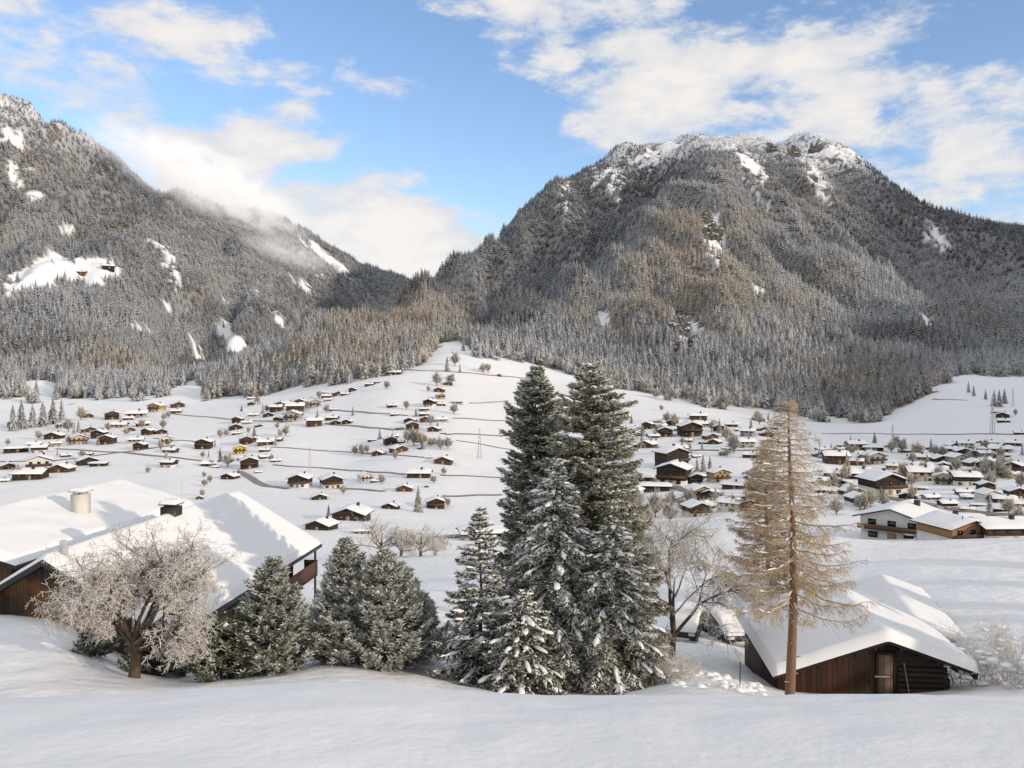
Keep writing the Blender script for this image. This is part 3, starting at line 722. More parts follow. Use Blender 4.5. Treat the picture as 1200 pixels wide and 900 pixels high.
def spruce(base, H, R, label, seed, group=None, droop=0.35, upturn=0.30, snow=1.0, frost=0.3, whorl=0.30, per=(5, 8), power=0.85,
           low=0.05, green=(0.075, 0.082, 0.042), dens=1.0, twig=0.16, curl=0.5, padsize=1.0, name='spruce_tree', cat='spruce', lean=(0, 0)):
    rng = np.random.default_rng(seed)
    root = empty(name, base); tag(root, label, cat, group)
    t = MB(); n = 14; zz = np.linspace(-0.4, H * 0.985, n)
    ax = lambda z: np.stack([lean[0] * z / H + 0.03 * np.sin(z * 1.3 + seed), lean[1] * z / H + 0.03 * np.cos(z * 1.1), z], -1)
    t.tube(ax(zz), np.linspace(0.028 * H ** 0.85 * 0.55 + 0.03, 0.012, n), 8)
    cr = MB(); sn = MB()
    KP, KD, KL, KW, KC = [], [], [], [], []
    pp, pa, pb, pc = [], [], [], []
    h = low * H
    g0 = np.array(green)
    while h < H * 0.985:
        f = h / H
        n = int(rng.integers(per[0], per[1] + 1)); a0 = rng.uniform(0, 2 * PI)
        for k in range(n):
            a = a0 + k * 2 * PI / n + rng.normal(0, 0.22); hh = h + rng.normal(0, whorl * 0.3)
            f = min(max(hh / H, 0), 0.99)
            L = (R * (1 - f) ** power * min(1.0, (1 - f) / 0.14) ** 0.6 + 0.10) * rng.uniform(0.72, 1.12)
            if rng.uniform() < 0.15: L *= rng.uniform(1.05, 1.25)
            nt_ = max(6, int(L / 0.075 * dens)); s = np.linspace(0.0, 1, nt_)
            rise = 0.10 + 0.55 * f; dr = droop * (1 - 0.75 * f)
            z = L * (rise * s - (dr + rise * 0.6) * s ** 1.6 + upturn * s ** 3.2)
            side = rng.normal(0, 0.10)
            d = np.array([math.cos(a), math.sin(a), 0]); q = np.array([-d[1], d[0], 0])
            pth = ax(np.array([hh]))[0] + d * (L * s)[:, None] + q * (L * side * s ** 2)[:, None]; pth[:, 2] += z
            tb = MB
            t.tube(pth[::3] if nt_ > 9 else pth, np.linspace(0.012 + 0.010 * L, 0.004, len(pth[::3] if nt_ > 9 else pth)), 3)
            T = nrm(np.gradient(pth, axis=0))
            ii = np.nonzero(s > 0.10)[0]
            for sg in (-1, 1):
                m = len(ii)
                tl = (0.42 * L * (1 - s[ii]) ** 0.75 * (0.35 + s[ii]) + 0.10 + 0.05 * L) * rng.uniform(0.6, 1.15, m)
                td = nrm(T[ii] * 0.75 + sg * q * rng.uniform(0.5, 1.0, (m, 1)) + np.array([0, 0, -1]) * (rng.uniform(-0.05, 0.35, (m, 1)) * (0.4 + curl)))
                # needle sprays along every side twig
                kk = max(2, int(np.ceil(tl.max() / (twig * 0.5))))
                r = (np.arange(kk) + 0.3) / kk
                Pn = pth[ii][:, None] + td[:, None] * (tl[:, None] * r[None])[..., None] + np.array([0, 0, -1.0]) * ((tl[:, None] * r[None]) ** 2 * (0.5 * curl))[..., None]
                for w in (-1, 1):
                    sd = nrm(np.cross(td, np.array([0, 0, 1.0])))
                    dn = nrm(td[:, None] * 0.8 + w * sd[:, None] * rng.uniform(0.25, 0.9, (m, kk, 1)) + rng.normal(0, 0.28, (m, kk, 3)) + np.array([0, 0, 0.10]))
                    KP.append((Pn + rng.normal(0, 0.012, Pn.shape)).reshape(-1, 3)); KD.append(dn.reshape(-1, 3))
                    KL.append((twig * rng.uniform(0.65, 1.25, (m, kk))).ravel()); KW.append((twig * 0.30 * rng.uniform(0.7, 1.3, (m, kk))).ravel())
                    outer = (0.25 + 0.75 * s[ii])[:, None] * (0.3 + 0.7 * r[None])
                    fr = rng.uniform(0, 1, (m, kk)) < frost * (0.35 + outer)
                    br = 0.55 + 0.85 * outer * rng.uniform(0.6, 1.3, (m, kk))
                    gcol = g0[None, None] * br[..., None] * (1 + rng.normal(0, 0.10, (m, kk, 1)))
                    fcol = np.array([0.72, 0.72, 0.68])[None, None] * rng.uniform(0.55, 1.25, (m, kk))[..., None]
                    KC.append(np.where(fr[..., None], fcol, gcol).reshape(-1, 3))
                # snow lying on the side twigs
                if snow > 0:
                    c = ii[(rng.uniform(0, 1, m) < 0.30 * snow)]
                    for j in c:
                        l = (0.42 * L * (1 - s[j]) ** 0.75 * (0.35 + s[j]) + 0.1) * rng.uniform(0.5, 0.9)
                        dd = nrm(T[j] * 0.75 + sg * q * rng.uniform(0.5, 1.0) + np.array([0, 0, -0.25 - 0.5 * curl * rng.uniform()]))
                        x = nrm(np.cross(dd, np.array([0, 0, 1.0]))); up = np.cross(x, dd)
                        sz = padsize * rng.uniform(0.6, 1.25)
                        pp.append(pth[j] + dd * l * 0.55 + [0, 0, 0.05]); pa.append(dd * min(l * 0.45, 0.17) * min(1.2, sz)); pb.append(x * 0.042 * sz); pc.append(up * 0.032 * sz)
            if snow > 0:
                for _ in range(int(rng.poisson(1.5 * snow * min(L, 2.2)))):
                    j = int(nt_ * rng.uniform(0.35, 0.97)); j = min(j, nt_ - 1)
                    dd = T[j]; x = nrm(np.cross(dd, np.array([0, 0, 1.0]))); up = np.cross(x, dd)
                    sz = padsize * rng.uniform(0.5, 1.35) ** 1.3
                    pp.append(pth[j] + [0, 0, 0.065]); pa.append(dd * 0.19 * sz); pb.append(x * 0.075 * sz); pc.append(up * 0.05 * sz)
        h += whorl * rng.uniform(0.7, 1.3) * (1 - 0.45 * (h / H))
    P, D, Ln, Wd, C = (np.concatenate(a) for a in (KP, KD, KL, KW, KC))
    S = nrm(np.cross(D, nrm(rng.normal(0, 1, D.shape))))
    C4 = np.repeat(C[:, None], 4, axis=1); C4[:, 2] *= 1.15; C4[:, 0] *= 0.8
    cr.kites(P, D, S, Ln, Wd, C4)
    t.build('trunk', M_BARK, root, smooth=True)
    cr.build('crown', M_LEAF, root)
    if snow > 0 and pp:
        pads(sn, np.array(pp), np.array(pa), np.array(pb), np.array(pc), rng)
        sn.build('snow_load', M_SNOWC, root, smooth=True)['kind'] = 'stuff'
    return root
def at(u, Y, dz=0.0):
    X = (u - CU) / F * Y
    return (X, Y, gz(X, Y) + dz)
def top_h(loc, v):  # height so that the tip stands at photo row v from the photograph's place
    return (HZ - v) / F * loc[1] - loc[2]

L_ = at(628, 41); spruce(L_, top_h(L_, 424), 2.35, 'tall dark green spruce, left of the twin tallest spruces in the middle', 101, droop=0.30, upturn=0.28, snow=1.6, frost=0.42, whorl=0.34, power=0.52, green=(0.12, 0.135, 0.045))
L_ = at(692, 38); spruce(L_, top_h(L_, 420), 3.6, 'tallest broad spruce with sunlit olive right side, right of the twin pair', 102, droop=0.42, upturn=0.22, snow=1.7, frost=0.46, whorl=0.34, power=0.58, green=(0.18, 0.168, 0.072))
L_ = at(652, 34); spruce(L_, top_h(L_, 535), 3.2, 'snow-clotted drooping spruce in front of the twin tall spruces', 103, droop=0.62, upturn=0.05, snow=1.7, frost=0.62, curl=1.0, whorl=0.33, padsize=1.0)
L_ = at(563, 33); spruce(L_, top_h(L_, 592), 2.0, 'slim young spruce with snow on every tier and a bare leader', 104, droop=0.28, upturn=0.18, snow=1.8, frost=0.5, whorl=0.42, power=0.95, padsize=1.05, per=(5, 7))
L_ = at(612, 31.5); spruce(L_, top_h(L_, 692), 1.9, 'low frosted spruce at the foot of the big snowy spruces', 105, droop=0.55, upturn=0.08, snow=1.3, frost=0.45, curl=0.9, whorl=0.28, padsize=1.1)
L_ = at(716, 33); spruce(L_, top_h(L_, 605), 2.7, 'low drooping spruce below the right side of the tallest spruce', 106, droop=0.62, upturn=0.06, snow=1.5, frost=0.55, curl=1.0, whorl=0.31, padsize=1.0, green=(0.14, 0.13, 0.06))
kw = dict(droop=0.02, upturn=0.42, snow=0.22, frost=0.78, whorl=0.26, per=(6, 9), power=0.88, twig=0.2, curl=0.05, green=(0.16, 0.165, 0.105), low=0.02, name='pine_tree', cat='pine')
L_ = at(405, 34); spruce(L_, top_h(L_, 636), 1.75, 'bushy frosted pine with sharp tip, left of the touching pair beyond the snow bank', 111, **kw)
L_ = at(452, 33.5); spruce(L_, top_h(L_, 645), 2.1, 'broad bushy frosted pine, right of the touching pair beyond the snow bank', 112, **kw)
L_ = at(487, 36); spruce(L_, top_h(L_, 695), 1.3, 'small rounded pine between the pine pair and the slim young spruce', 113, **kw)
L_ = at(320, 32); spruce(L_, top_h(L_, 655), 1.6, 'cone-shaped pine with pale frosted top below the chalet eave', 114, **{**kw, 'frost': 0.6})
L_ = at(258, 31.5); spruce(L_, top_h(L_, 728), 1.25, 'low dark spreading pine bush between fruit tree and cone-shaped pine', 115, **{**kw, 'frost': 0.2, 'snow': 0.5, 'name': 'pine_bush', 'cat': 'bush', 'power': 0.4})
L_ = at(190, 33); spruce(L_, top_h(L_, 748), 1.3, 'dark low evergreen bush in the shade behind the fruit tree', 116, **{**kw, 'frost': 0.12, 'snow': 0.5, 'name': 'evergreen_bush', 'cat': 'bush', 'power': 0.35})
L_ = at(112, 33); spruce(L_, top_h(L_, 742), 0.7, 'small snowy evergreen bush below the left limbs of the fruit tree', 117, **{**kw, 'frost': 0.2, 'snow': 0.8, 'name': 'evergreen_bush', 'cat': 'bush', 'power': 0.35})

# ---- bare trees grown limb by limb
RMIN = [0.0035]
def grow(mb_limb, mb_twig, rng, p, d, L, r, lev, spec):
    """one shoot with its side shoots; spec: per level (n children, length ratio, spread, sag, wobble)"""
    n = 7 if lev < 2 else 5 if lev < 3 else 4
    nch, lr, spread, sag, wob = spec[lev]
    P = [p]; dd = d.copy(); st = L / (n - 1)
    for i in range(n - 1):
        dd = nrm(dd + rng.normal(0, wob, 3) + np.array([0, 0, -sag * (0.5 + i / n)]))
        P.append(P[-1] + dd * st)
    P = np.array(P); last = lev == len(spec) - 1
    tgt = mb_limb if lev < len(spec) - 2 else mb_twig
    tgt.tube(P, np.linspace(r, max(r * 0.35, RMIN[0]), n), 6 if lev < 2 else 3)
    if last: return
    for k in range(nch):
        t = rng.uniform(0.25 if lev else 0.45, 1.0); j = min(int(t * (n - 1)), n - 2); fr = t * (n - 1) - j
        q = P[j] * (1 - fr) + P[j + 1] * fr; tang = nrm(P[j + 1] - P[j])
        perp = nrm(np.cross(tang, rng.normal(0, 1, 3)))
        nd = nrm(tang * (1 - spread * 0.5) + perp * spread + np.array([0, 0, 0.12]))
        grow(mb_limb, mb_twig, rng, q, nd, L * lr * rng.uniform(0.6, 1.15), max(r * 0.62 * (1 - 0.4 * t), RMIN[0] + 0.0005), lev + 1, spec)
def bare_tree(base, limbs, spec, label, seed, name='fruit_tree', cat='tree', trunk=None, group=None, mats=(None, None), rmin=0.0045):
    RMIN[0] = rmin
    rng = np.random.default_rng(seed); root = empty(name, base); tag(root, label, cat, group)
    tr, lm, tw = MB(), MB(), MB()
    if trunk is not None: tr.tube(trunk[0], trunk[1], 9)
    for (p, d, L, r) in limbs: grow(tr, tw, rng, np.array(p, float), nrm(np.array(d, float)), L, r, 0, spec)
    tr.build('trunk', mats[0] or M_FRUITBARK, root, smooth=True)
    tw.build('crown', mats[1] or M_TWIG, root, smooth=True)
    return root
rg = np.random.default_rng(33)
L_ = at(157, 30.5, -0.1)
limbs = []
for k in range(12):
    a = k * 2 * PI / 12 * 5 + rg.normal(0, 0.2); up = [1.0, 1.9, 0.75, 2.6, 1.2, 0.55][k % 6]
    limbs.append(((0.05 * math.cos(a), 0.05 * math.sin(a), 1.05 + 0.10 * (k % 6)), (math.cos(a) * (0.75 if math.cos(a) < 0 else 1.0) + 0.28, math.sin(a) * 0.9, up), 2.0 + 0.3 * (k % 3) + (0.85 if k % 6 in (1, 3) else 0), 0.085))
bare_tree(L_, limbs, [(10, 0.55, 0.75, 0.03, 0.12), (8, 0.55, 0.8, 0.06, 0.17), (7, 0.55, 0.85, 0.12, 0.24), (3, 0.55, 0.9, 0.18, 0.30), (0, 0, 0, 0.25, 0.32)],
          'gnarled old fruit tree with hoarfrosted tangled crown in front of the chalet', 201, rmin=0.0075,
          trunk=([(0, 0, -0.3), (0.02, 0, 0.3), (0.06, 0, 0.75), (0.05, 0.03, 1.3), (0.1, 0, 1.9)], [0.25, 0.20, 0.18, 0.15, 0.09]))
L_ = at(788, 39, -0.1)
limbs = [((0, 0, 1.6), (-0.25, 0.1, 1.0), 4.2, 0.10), ((0.05, 0, 1.2), (0.35, -0.1, 1.0), 3.9, 0.10), ((0, 0, 2.2), (0.9, 0.2, 0.6), 2.9, 0.05), ((0, 0, 2.6), (-0.9, 0.1, 0.5), 2.4, 0.05), ((0.1, 0, 3.0), (0.6, 0.3, 0.8), 2.9, 0.05), ((0, 0, 3.2), (-0.5, -0.4, 0.8), 2.4, 0.05)]
bare_tree(L_, limbs, [(11, 0.5, 0.75, 0.05, 0.10), (8, 0.55, 0.85, 0.08, 0.15), (6, 0.55, 0.85, 0.14, 0.2), (4, 0.6, 0.9, 0.2, 0.22), (0, 0, 0, 0.25, 0.25)],
          'snow-dusted bare broadleaf tree between the big spruces and the larch', 202, name='bare_tree',
          trunk=([(0, 0, -0.3), (0.0, 0, 0.6), (0.05, 0, 1.5), (0.02, 0, 2.6), (0.1, 0, 3.9)], [0.17, 0.15, 0.12, 0.08, 0.015]))

def shrub(base, r, h, label, seed, n=26, group=None, spec=((5, 0.6, 0.7, 0.04, 0.14), (4, 0.6, 0.8, 0.08, 0.2), (0, 0, 0, 0.12, 0.2)), name='bare_shrub', snowpads=0):
    rng = np.random.default_rng(seed); root = empty(name, base); tag(root, label, 'shrub', group)
    lm, tw = MB(), MB()
    for k in range(n):
        a = rng.uniform(0, 2 * PI); q = r * math.sqrt(rng.uniform(0, 1))
        grow(lm, tw, rng, np.array([q * math.cos(a) * 0.8, q * math.sin(a) * 0.8, -0.1]), nrm(np.array([math.cos(a) * 0.55, math.sin(a) * 0.55, 1.0])), h * rng.uniform(0.6, 1.0), 0.018, 0, spec)
    lm.build('stems', M_TWIG, root, smooth=True); tw.build('twigs', M_TWIG, root, smooth=True)
    if snowpads:
        sp_ = MB(); P = np.stack([rng.uniform(-r, r, snowpads), rng.uniform(-r, r, snowpads), rng.uniform(0.15, h * 0.75, snowpads)], -1)
        e = np.eye(3); s = rng.uniform(0.08, 0.22, (snowpads, 1))
        pads(sp_, P, e[0] * s * 1.4, e[1] * s, e[2] * s * 0.6, rng); sp_.build('snow_load', M_SNOWC, root, smooth=True)['kind'] = 'stuff'
    return root
for (u, Y, r, h, lab, sp_) in [(1128, 36, 1.0, 1.7, 'spiky frosted shrub just off the barn right eave', 6), (1160, 35, 1.1, 1.7, 'snow-lumped shrub in the thicket right of the barn', 26), (1192, 34, 1.1, 1.6, 'snow-lumped shrub at the right end of the thicket by the barn', 26),
                               (1150, 40, 1.3, 1.7, 'twiggy shrub at the back of the thicket right of the barn', 8), (1190, 41, 1.3, 1.8, 'twiggy frosted shrub behind the right end of the thicket', 8),
                               (772, 33.0, 0.8, 1.3, 'small bare shrub at the right foot of the tallest spruce', 5), (800, 33.5, 0.6, 0.8, 'low bare twigs poking from lumpy snow beside the marker pole path', 4)]:
    shrub(at(u, Y), r, h, lab, int(u), 22, snowpads=sp_)

# ---- larches
def larch(base, H, R, label, seed, low=0.3, nb=95, tw=26, thick=0.17, mats=None, per_h=0.85, snow=True, tint=(0.58, 0.45, 0.28)):
    rng = np.random.default_rng(seed); root = empty('larch_tree', base); tag(root, label, 'larch')
    t = MB(); br = MB(); cr = MB(); sn = MB()
    zz = np.linspace(-0.5, H, 16); wob = lambda z: np.stack([0.07 * np.sin(z * 0.5 + seed) - 0.02 * z * 0, 0.05 * np.cos(z * 0.6), z], -1)
    t.tube(wob(zz), thick * (1 - zz.clip(0, H) / H) ** 0.8 + 0.012, 9)
    for i in range(14):   # broken stubs on the bare lower trunk
        z = rng.uniform(1.0, low * H); a = rng.uniform(0, 2 * PI); p = wob(np.array([z]))[0]
        t.tube([p + [0.1 * math.cos(a), 0.1 * math.sin(a), 0], p + [0.3 * math.cos(a), 0.3 * math.sin(a), 0.03]], [0.022, 0.012], 4)
    KP, KD, KL = [], [], []
    pp, pa, pb, pc = [], [], [], []
    for i in range(nb):
        f = low + (0.985 - low) * ((i + rng.uniform()) / nb) ** 0.9; z = f * H
        g = (f - low) / (1 - low)
        L = (R * (1 - g) ** per_h * (0.55 + 0.45 * min(1, g * 6 + 0.35)) + 0.12) * rng.uniform(0.65, 1.12)
        a = i * 2.39996 + rng.normal(0, 0.3); d = np.array([math.cos(a), math.sin(a), 0]); q = np.array([-d[1], d[0], 0])
        n = 9; s = np.linspace(0, 1, n)
        sag = (0.42 * (1 - g) - 0.22 * g)
        zc = L * (-sag * 1.25 * s + (sag * 0.95 + 0.10) * s ** 2.4)
        P = wob(np.array([z]))[0] + d * (L * s)[:, None] + q * (L * rng.normal(0, 0.12) * s ** 2)[:, None]; P[:, 2] += zc
        P[1:] += rng.normal(0, 0.012, (n - 1, 3)) * L
        br.tube(P, np.linspace(0.012 + 0.011 * L, 0.005, n), 4)
        T = nrm(np.gradient(P, axis=0))
        m = max(5, int(tw * L / 1.6))
        for k in range(m):
            tt = rng.uniform(0.12, 1.0); j = min(int(tt * (n - 1)), n - 2); fr = tt * (n - 1) - j
            p = P[j] * (1 - fr) + P[j + 1] * fr; sg = rng.choice([-1, 1])
            l = (0.20 + 0.34 * L * (1 - tt) ** 0.8 * (0.4 + tt)) * rng.uniform(0.5, 1.2)
            dd = nrm(T[j] * rng.uniform(0.4, 1.0) + sg * q * rng.uniform(0.3, 1.0) + np.array([0, 0, -rng.uniform(0.0, 0.75)]))
            w = np.array([p, p + dd * l * 0.5 + rng.normal(0, 0.02, 3), p + dd * l * 0.95 + [0, 0, -0.10 * l] + rng.normal(0, 0.03, 3)])
            cr.tube(w, [0.0085, 0.007, 0.004], 3)
            for _ in range(5):   # short hanging side shoots
                x = rng.uniform(0.2, 1.0); KP.append(w[0] * (1 - x) + w[2] * x); KD.append(nrm(dd * 0.6 + rng.normal(0, 0.5, 3) + [0, 0, -0.5])); KL.append(rng.uniform(0.08, 0.24))
        if snow and L > 0.5:
            for k in range(int(rng.poisson(2.2 * L))):
                tt = rng.uniform(0.1, 0.9); j = min(int(tt * (n - 1)), n - 2); dd = T[j]; x = nrm(np.cross(dd, [0, 0, 1.0]))
                pp.append(P[j] + [0, 0, 0.025]); pa.append(dd * rng.uniform(0.06, 0.22)); pb.append(x * 0.025); pc.append(np.array([0, 0, 0.03]))
    t.build('trunk', M_LARCHBARK, root, smooth=True)
    P, D = np.array(KP), np.array(KD); S = nrm(np.cross(D, rng.normal(0, 1, D.shape)))
    C = np.array(tint) * rng.uniform(0.55, 1.35, (len(P), 1)); C = np.where(rng.uniform(0, 1, (len(P), 1)) < (0.14 if snow else 0.06), np.array([0.72, 0.68, 0.62]), C)
    tb = MB(); tb.kites(P, D, S, np.array(KL), np.full(len(P), 0.016), C, 0.5)
    br.build('limbs', mats or M_LTWIG, root, smooth=True); cr.build('twigs', mats or M_LTWIG, root, smooth=True); tb.build('crown', M_LEAF, root)
    if pp: pads(sn, np.array(pp), np.array(pa), np.array(pb), np.array(pc), rng); sn.build('snow_load', M_SNOWC, root, smooth=True)['kind'] = 'stuff'
    return root
L_ = at(927, 29, -0.3); larch(L_, top_h(L_, 462), 3.0, 'tall bare larch with reddish trunk and golden twigs before the barn', 301, low=0.33, nb=104, tw=30)
L_ = at(899, 60, -0.3); larch(L_, top_h(L_, 512), 3.9, 'dense rusty-brown larch standing behind the tall bare larch', 302, low=0.14, nb=150, tw=52, thick=0.2, snow=False, per_h=0.75, mats=M_LTWIG2, tint=(0.29, 0.19, 0.095))
# ------------------------------------------------------------------ the three near roofs
def chev_snow(wl, wr, L, tan_l, tan_r, thick, seed, n=(70, 60), amp=0.018):
    """snow blanket over a gable roof; x across from the ridge, y along it, z from the ridge"""
    s = np.linspace(-wl, wr, n[0]); t = np.linspace(0, L, n[1])
    S, T = np.meshgrid(s, t)
    z0 = np.where(S < 0, tan_l * S, -tan_r * S) 
    soft = -np.where(S < 0, tan_l, tan_r) * (np.sqrt(S ** 2 + 0.10 ** 2) - np.abs(S))
    e = np.minimum.reduce([S + wl, wr - S, T, L - T]).clip(0)
    edge = np.sqrt(np.clip(1 - (1 - np.clip(e / 0.13, 0, 1)) ** 2, 0, 1))
    Z = z0 + soft * 0.8 + 0.02 + thick * edge * (1 + 0.10 * fbm(S * 0.5 + seed, T * 0.5, 3, seed)) + amp * fbm(S * 0.9 + seed, T * 0.9, 3, seed + 3) * edge
    m = n[0]; i = np.arange(n[1] - 1)[:, None] * m + np.arange(m - 1)[None]
    mb = MB(); mb.add(np.stack([S, T, Z], -1).reshape(-1, 3), np.stack([i, i + 1, i + m + 1, i + m], -1).reshape(-1, 4))
    return mb
def roof_deck(mb, wl, wr, L, tl, tr_, th=0.14, col=(1, 1, 1)):
    mb.extrude([(0, 0), (0, -th), (-wl, -tl * wl - th), (-wl, -tl * wl)], 0, L)
    mb.extrude([(0, 0), (wr, -tr_ * wr), (wr, -tr_ * wr - th), (0, -th)][::-1], 0, L)
def gable_wall(mb, x0, x1, zb, tl, tr_, y, th=0.12, drop=0.16):
    """pentagonal wall under the roof, ridge at x=0"""
    mb.extrude([(x0, zb), (x1, zb), (x1, -tr_ * x1 - drop), (0, -drop), (x0, tl * x0 - drop)][::-1], y, y + th)
def axis_rz(u_vp): return -math.atan((u_vp - CU) / F)

# --- chalet: its ridge runs away from the viewer
p0 = pt(50, 657, 36.4)
ch = empty('chalet', p0, axis_rz(707)); tag(ch, 'weathered wooden chalet with wide snow-covered roof behind the fruit tree', 'chalet')
tl = tr_ = 0.585; wl, wr, Lc = 5.6, 5.6, 19.8
m = MB(); gable_wall(m, -4.6, 4.6, -4.6, tl, tr_, 0.9); m.build('gable_wall', M_PLANK, ch)
m = MB(); m.box(4.48, 4.6, 1.02, 17.0, -5.5, -tr_ * 4.6 - 0.18); m.build('side_wall', M_PLANK, ch); m = MB(); m.box(-4.6, -4.48, 1.02, 17.0, -5.5, -tr_ * 4.6 - 0.18); m.build('side_wall', M_PLANK, ch)
m = MB(); gable_wall(m, -4.47, 4.47, -5.5, tl, tr_, 16.9); m.build('rear_wall', M_PLANK, ch)
m = MB(); roof_deck(m, wl, wr, Lc, tl, tr_, 0.16)
roof = m.build('roof', M_DARKMETAL, ch)
m = chev_snow(wl - 0.05, wr - 0.05, Lc - 0.06, tl, tr_, 0.26, 401); sc_ = m.build('snow_cover', M_SNOWR, ch, smooth=True); sc_.location = (0, 0.04, 0)
m = MB(); m.extrude([(-wl - .01, -tl * wl - 0.22), (-wl - .01, -tl * wl + 0.05), (0, 0.05), (0, -0.22)][::-1], -0.05, 0.0); m.extrude([(0, -0.22), (0, 0.05), (wr + .01, -tr_ * wr + 0.05), (wr + .01, -tr_ * wr - 0.22)][::-1], -0.05, 0.0)
m.build('bargeboard', M_DARKMETAL, ch)
# long balcony under the far right eave
m = MB(); m.box(4.62, 5.5, 9.0, 19.2, -5.15, -5.03); m.build('balcony_floor', M_WOOD_B, ch)
m = MB(); m.box(5.44, 5.5, 9.0, 19.2, -5.0, -4.15); m.box(4.62, 5.5, 19.14, 19.2, -5.0, -4.15); m.build('balcony_railing', M_WOOD_R, ch)
for y in (11.0, 15.0, 19.1):
    m = MB(); m.box(5.32, 5.43, y - 0.06, y + 0.06, -6.6, -3.55); m.build('balcony_post', M_WOOD_D, ch)
m = MB(); m.box(4.61, 4.66, 11.5, 12.6, -5.0, -3.3); m.build('window', M_GLASS, ch)
m = MB(); m.box(4.61, 4.66, 14.0, 15.1, -5.0, -3.3); m.build('window', M_GLASS, ch)
m = MB(); m.box(4.61, 4.70, 8.6, 10.6, -4.9, -3.25); m.build('shutter', M_TEAL, ch)
cy = 47.3 - 36.4; 
c1 = MB(); c1.box(-0.42, 0.42, cy - 0.42, cy + 0.42, -0.5, 0.55); stack = c1.build('chimney', M_DARKMETAL, ch)
m = MB(); m.box(-0.5, 0.5, cy - 0.5, cy + 0.5, 0.66, 0.72)
for sx_ in (-0.25, 0.25):
    for sy_ in (-0.25, 0.25): m.box(sx_ - .03, sx_ + .03, cy + sy_ - .03, cy + sy_ + .03, 0.55, 0.66)
m.build('chimney_cover', M_DARKMETAL, stack)
m = MB(); m = chev_snow(0.5, 0.5, 1.0, 0.05, 0.05, 0.2, 5, (14, 14), 0.02); m.V[0] = m.V[0] + np.array([0, cy - 0.5, 0.715], dtype=np.float32); m.build('snow_cap', M_SNOWR, stack, smooth=True)
m = MB(); z = np.array([-0.2, 0.95]); m.tube([(0.3, 1.0, -0.3), (0.3, 1.0, 0.55)], [0.15, 0.15], 12, cap=True)
for zz_ in (0.1, 0.25, 0.4): m.tube([(0.3, 1.0, zz_), (0.3, 1.0, zz_ + 0.05)], [0.18, 0.18], 12, cap=True)
m.tube([(0.3, 1.0, 0.56), (0.3, 1.0, 0.68)], [0.2, 0.1], 12, cap=True); m.build('flue_pipe', M_PIPE, ch)
m = MB(); m.tube([(0.55, cy + 0.1, 0.6), (0.55, cy + 0.1, 2.1)], [0.012, 0.008], 5); m.build('antenna', M_PIPE, ch)
# --- neighbour: broad roof to the left of it, sloping down to the chalet ridge
p1 = pt(18, 664, 46.0); tn = 0.28; wn_ = 6.0
nb_ = empty('farmhouse', (p1[0], p1[1], p1[2]), axis_rz(707)); tag(nb_, 'broad snow-buried farmhouse roof with cream chimney at the left edge', 'farmhouse')
rx, rz_ = -wn_, wn_ * tn
def sub(o): o.location = (rx, 0, rz_); return o
m = MB(); gable_wall(m, -5.0, 5.1, -6.4, tn, tn, 0.9); sub(m.build('gable_wall', M_WOOD_R, nb_))
m = MB(); m.box(4.98, 5.1, 1.02, 19.0, -7, -tn * 5.1 - 0.18); sub(m.build('side_wall', M_WOOD_B, nb_)); m = MB(); m.box(-5.0, -4.88, 1.02, 19.0, -7, -tn * 5.1 - 0.18); sub(m.build('side_wall', M_WOOD_B, nb_))
m = MB(); gable_wall(m, -4.87, 4.97, -7, tn, tn, 18.9); sub(m.build('rear_wall', M_WOOD_B, nb_))
m = MB(); roof_deck(m, wn_, wn_, 20.5, tn, tn, 0.2); sub(m.build('roof', M_DARKMETAL, nb_))
m = chev_snow(wn_ - 0.05, wn_ - 0.05, 20.4, tn, tn, 0.38, 409, amp=0.03); s_ = sub(m.build('snow_cover', M_SNOWR, nb_, smooth=True)); s_.location.y = 0.05
# dormer swell under the snow and the chimney
cx, cyy = 3.2, 10.1; zt_ = -tn * cx
m = MB(); m.box(cx - 0.45, cx + 0.45, cyy - 0.42, cyy + 0.42, zt_ - 0.5, zt_ + 1.6); ck = sub(m.build('chimney', M_CHIM, nb_))
m = MB(); m.box(cx - 0.56, cx + 0.56, cyy - 0.52, cyy + 0.52, zt_ + 1.76, zt_ + 1.83)
for sx_ in (-0.25, 0.25):
    for sy_ in (-0.34, 0.34): m.box(cx + sx_ - .05, cx + sx_ + .05, cyy + sy_ - .05, cyy + sy_ + .05, zt_ + 1.6, zt_ + 1.76)
m.build('chimney_cover', M_PIPE, ck)
m = MB(); m = chev_snow(0.56, 0.56, 1.04, 0.05, 0.05, 0.16, 5, (14, 14), 0.02); m.V[0] = m.V[0] + np.array([cx, cyy - 0.52, zt_ + 1.825], dtype=np.float32); m.build('snow_cap', M_SNOWR, ck, smooth=True)

# --- barn on the right
pb_ = pt(1041, 751, 34.0); tb_ = 0.35
bn = empty('barn', pb_, axis_rz(685)); tag(bn, 'dark log barn with sagging snow-laden roof and pale plank door', 'barn')
bl, brr, Lb = 4.45, 3.45, 8.6
m = MB(); gable_wall(m, -4.15, -0.0, -3.6, tb_, tb_, 0.55); 
m = MB(); m.extrude([(-4.15, -3.8), (0.0, -3.8), (0.0, -0.14), (-4.15, -tb_ * 4.15 - 0.14)][::-1], 0.55, 0.67); m.build('plank_wall', M_BARNP, bn)
m = MB(); m.extrude([(0.002, -3.8), (2.35, -3.8), (2.35, -tb_ * 2.35 - 0.14), (0.002, -0.14)][::-1], 0.55, 0.67)
for k in range(14):
    z = -3.7 + k * 0.22
    if z < -tb_ * 2.3 - 0.35: m.tube([(-0.0 + 0.55, 0.55, z), (2.52 + 0.06 * math.sin(k * 5), 0.55, z)], [0.105, 0.105], 7, cap=True)
m.build('log_wall', M_BARNL, bn)
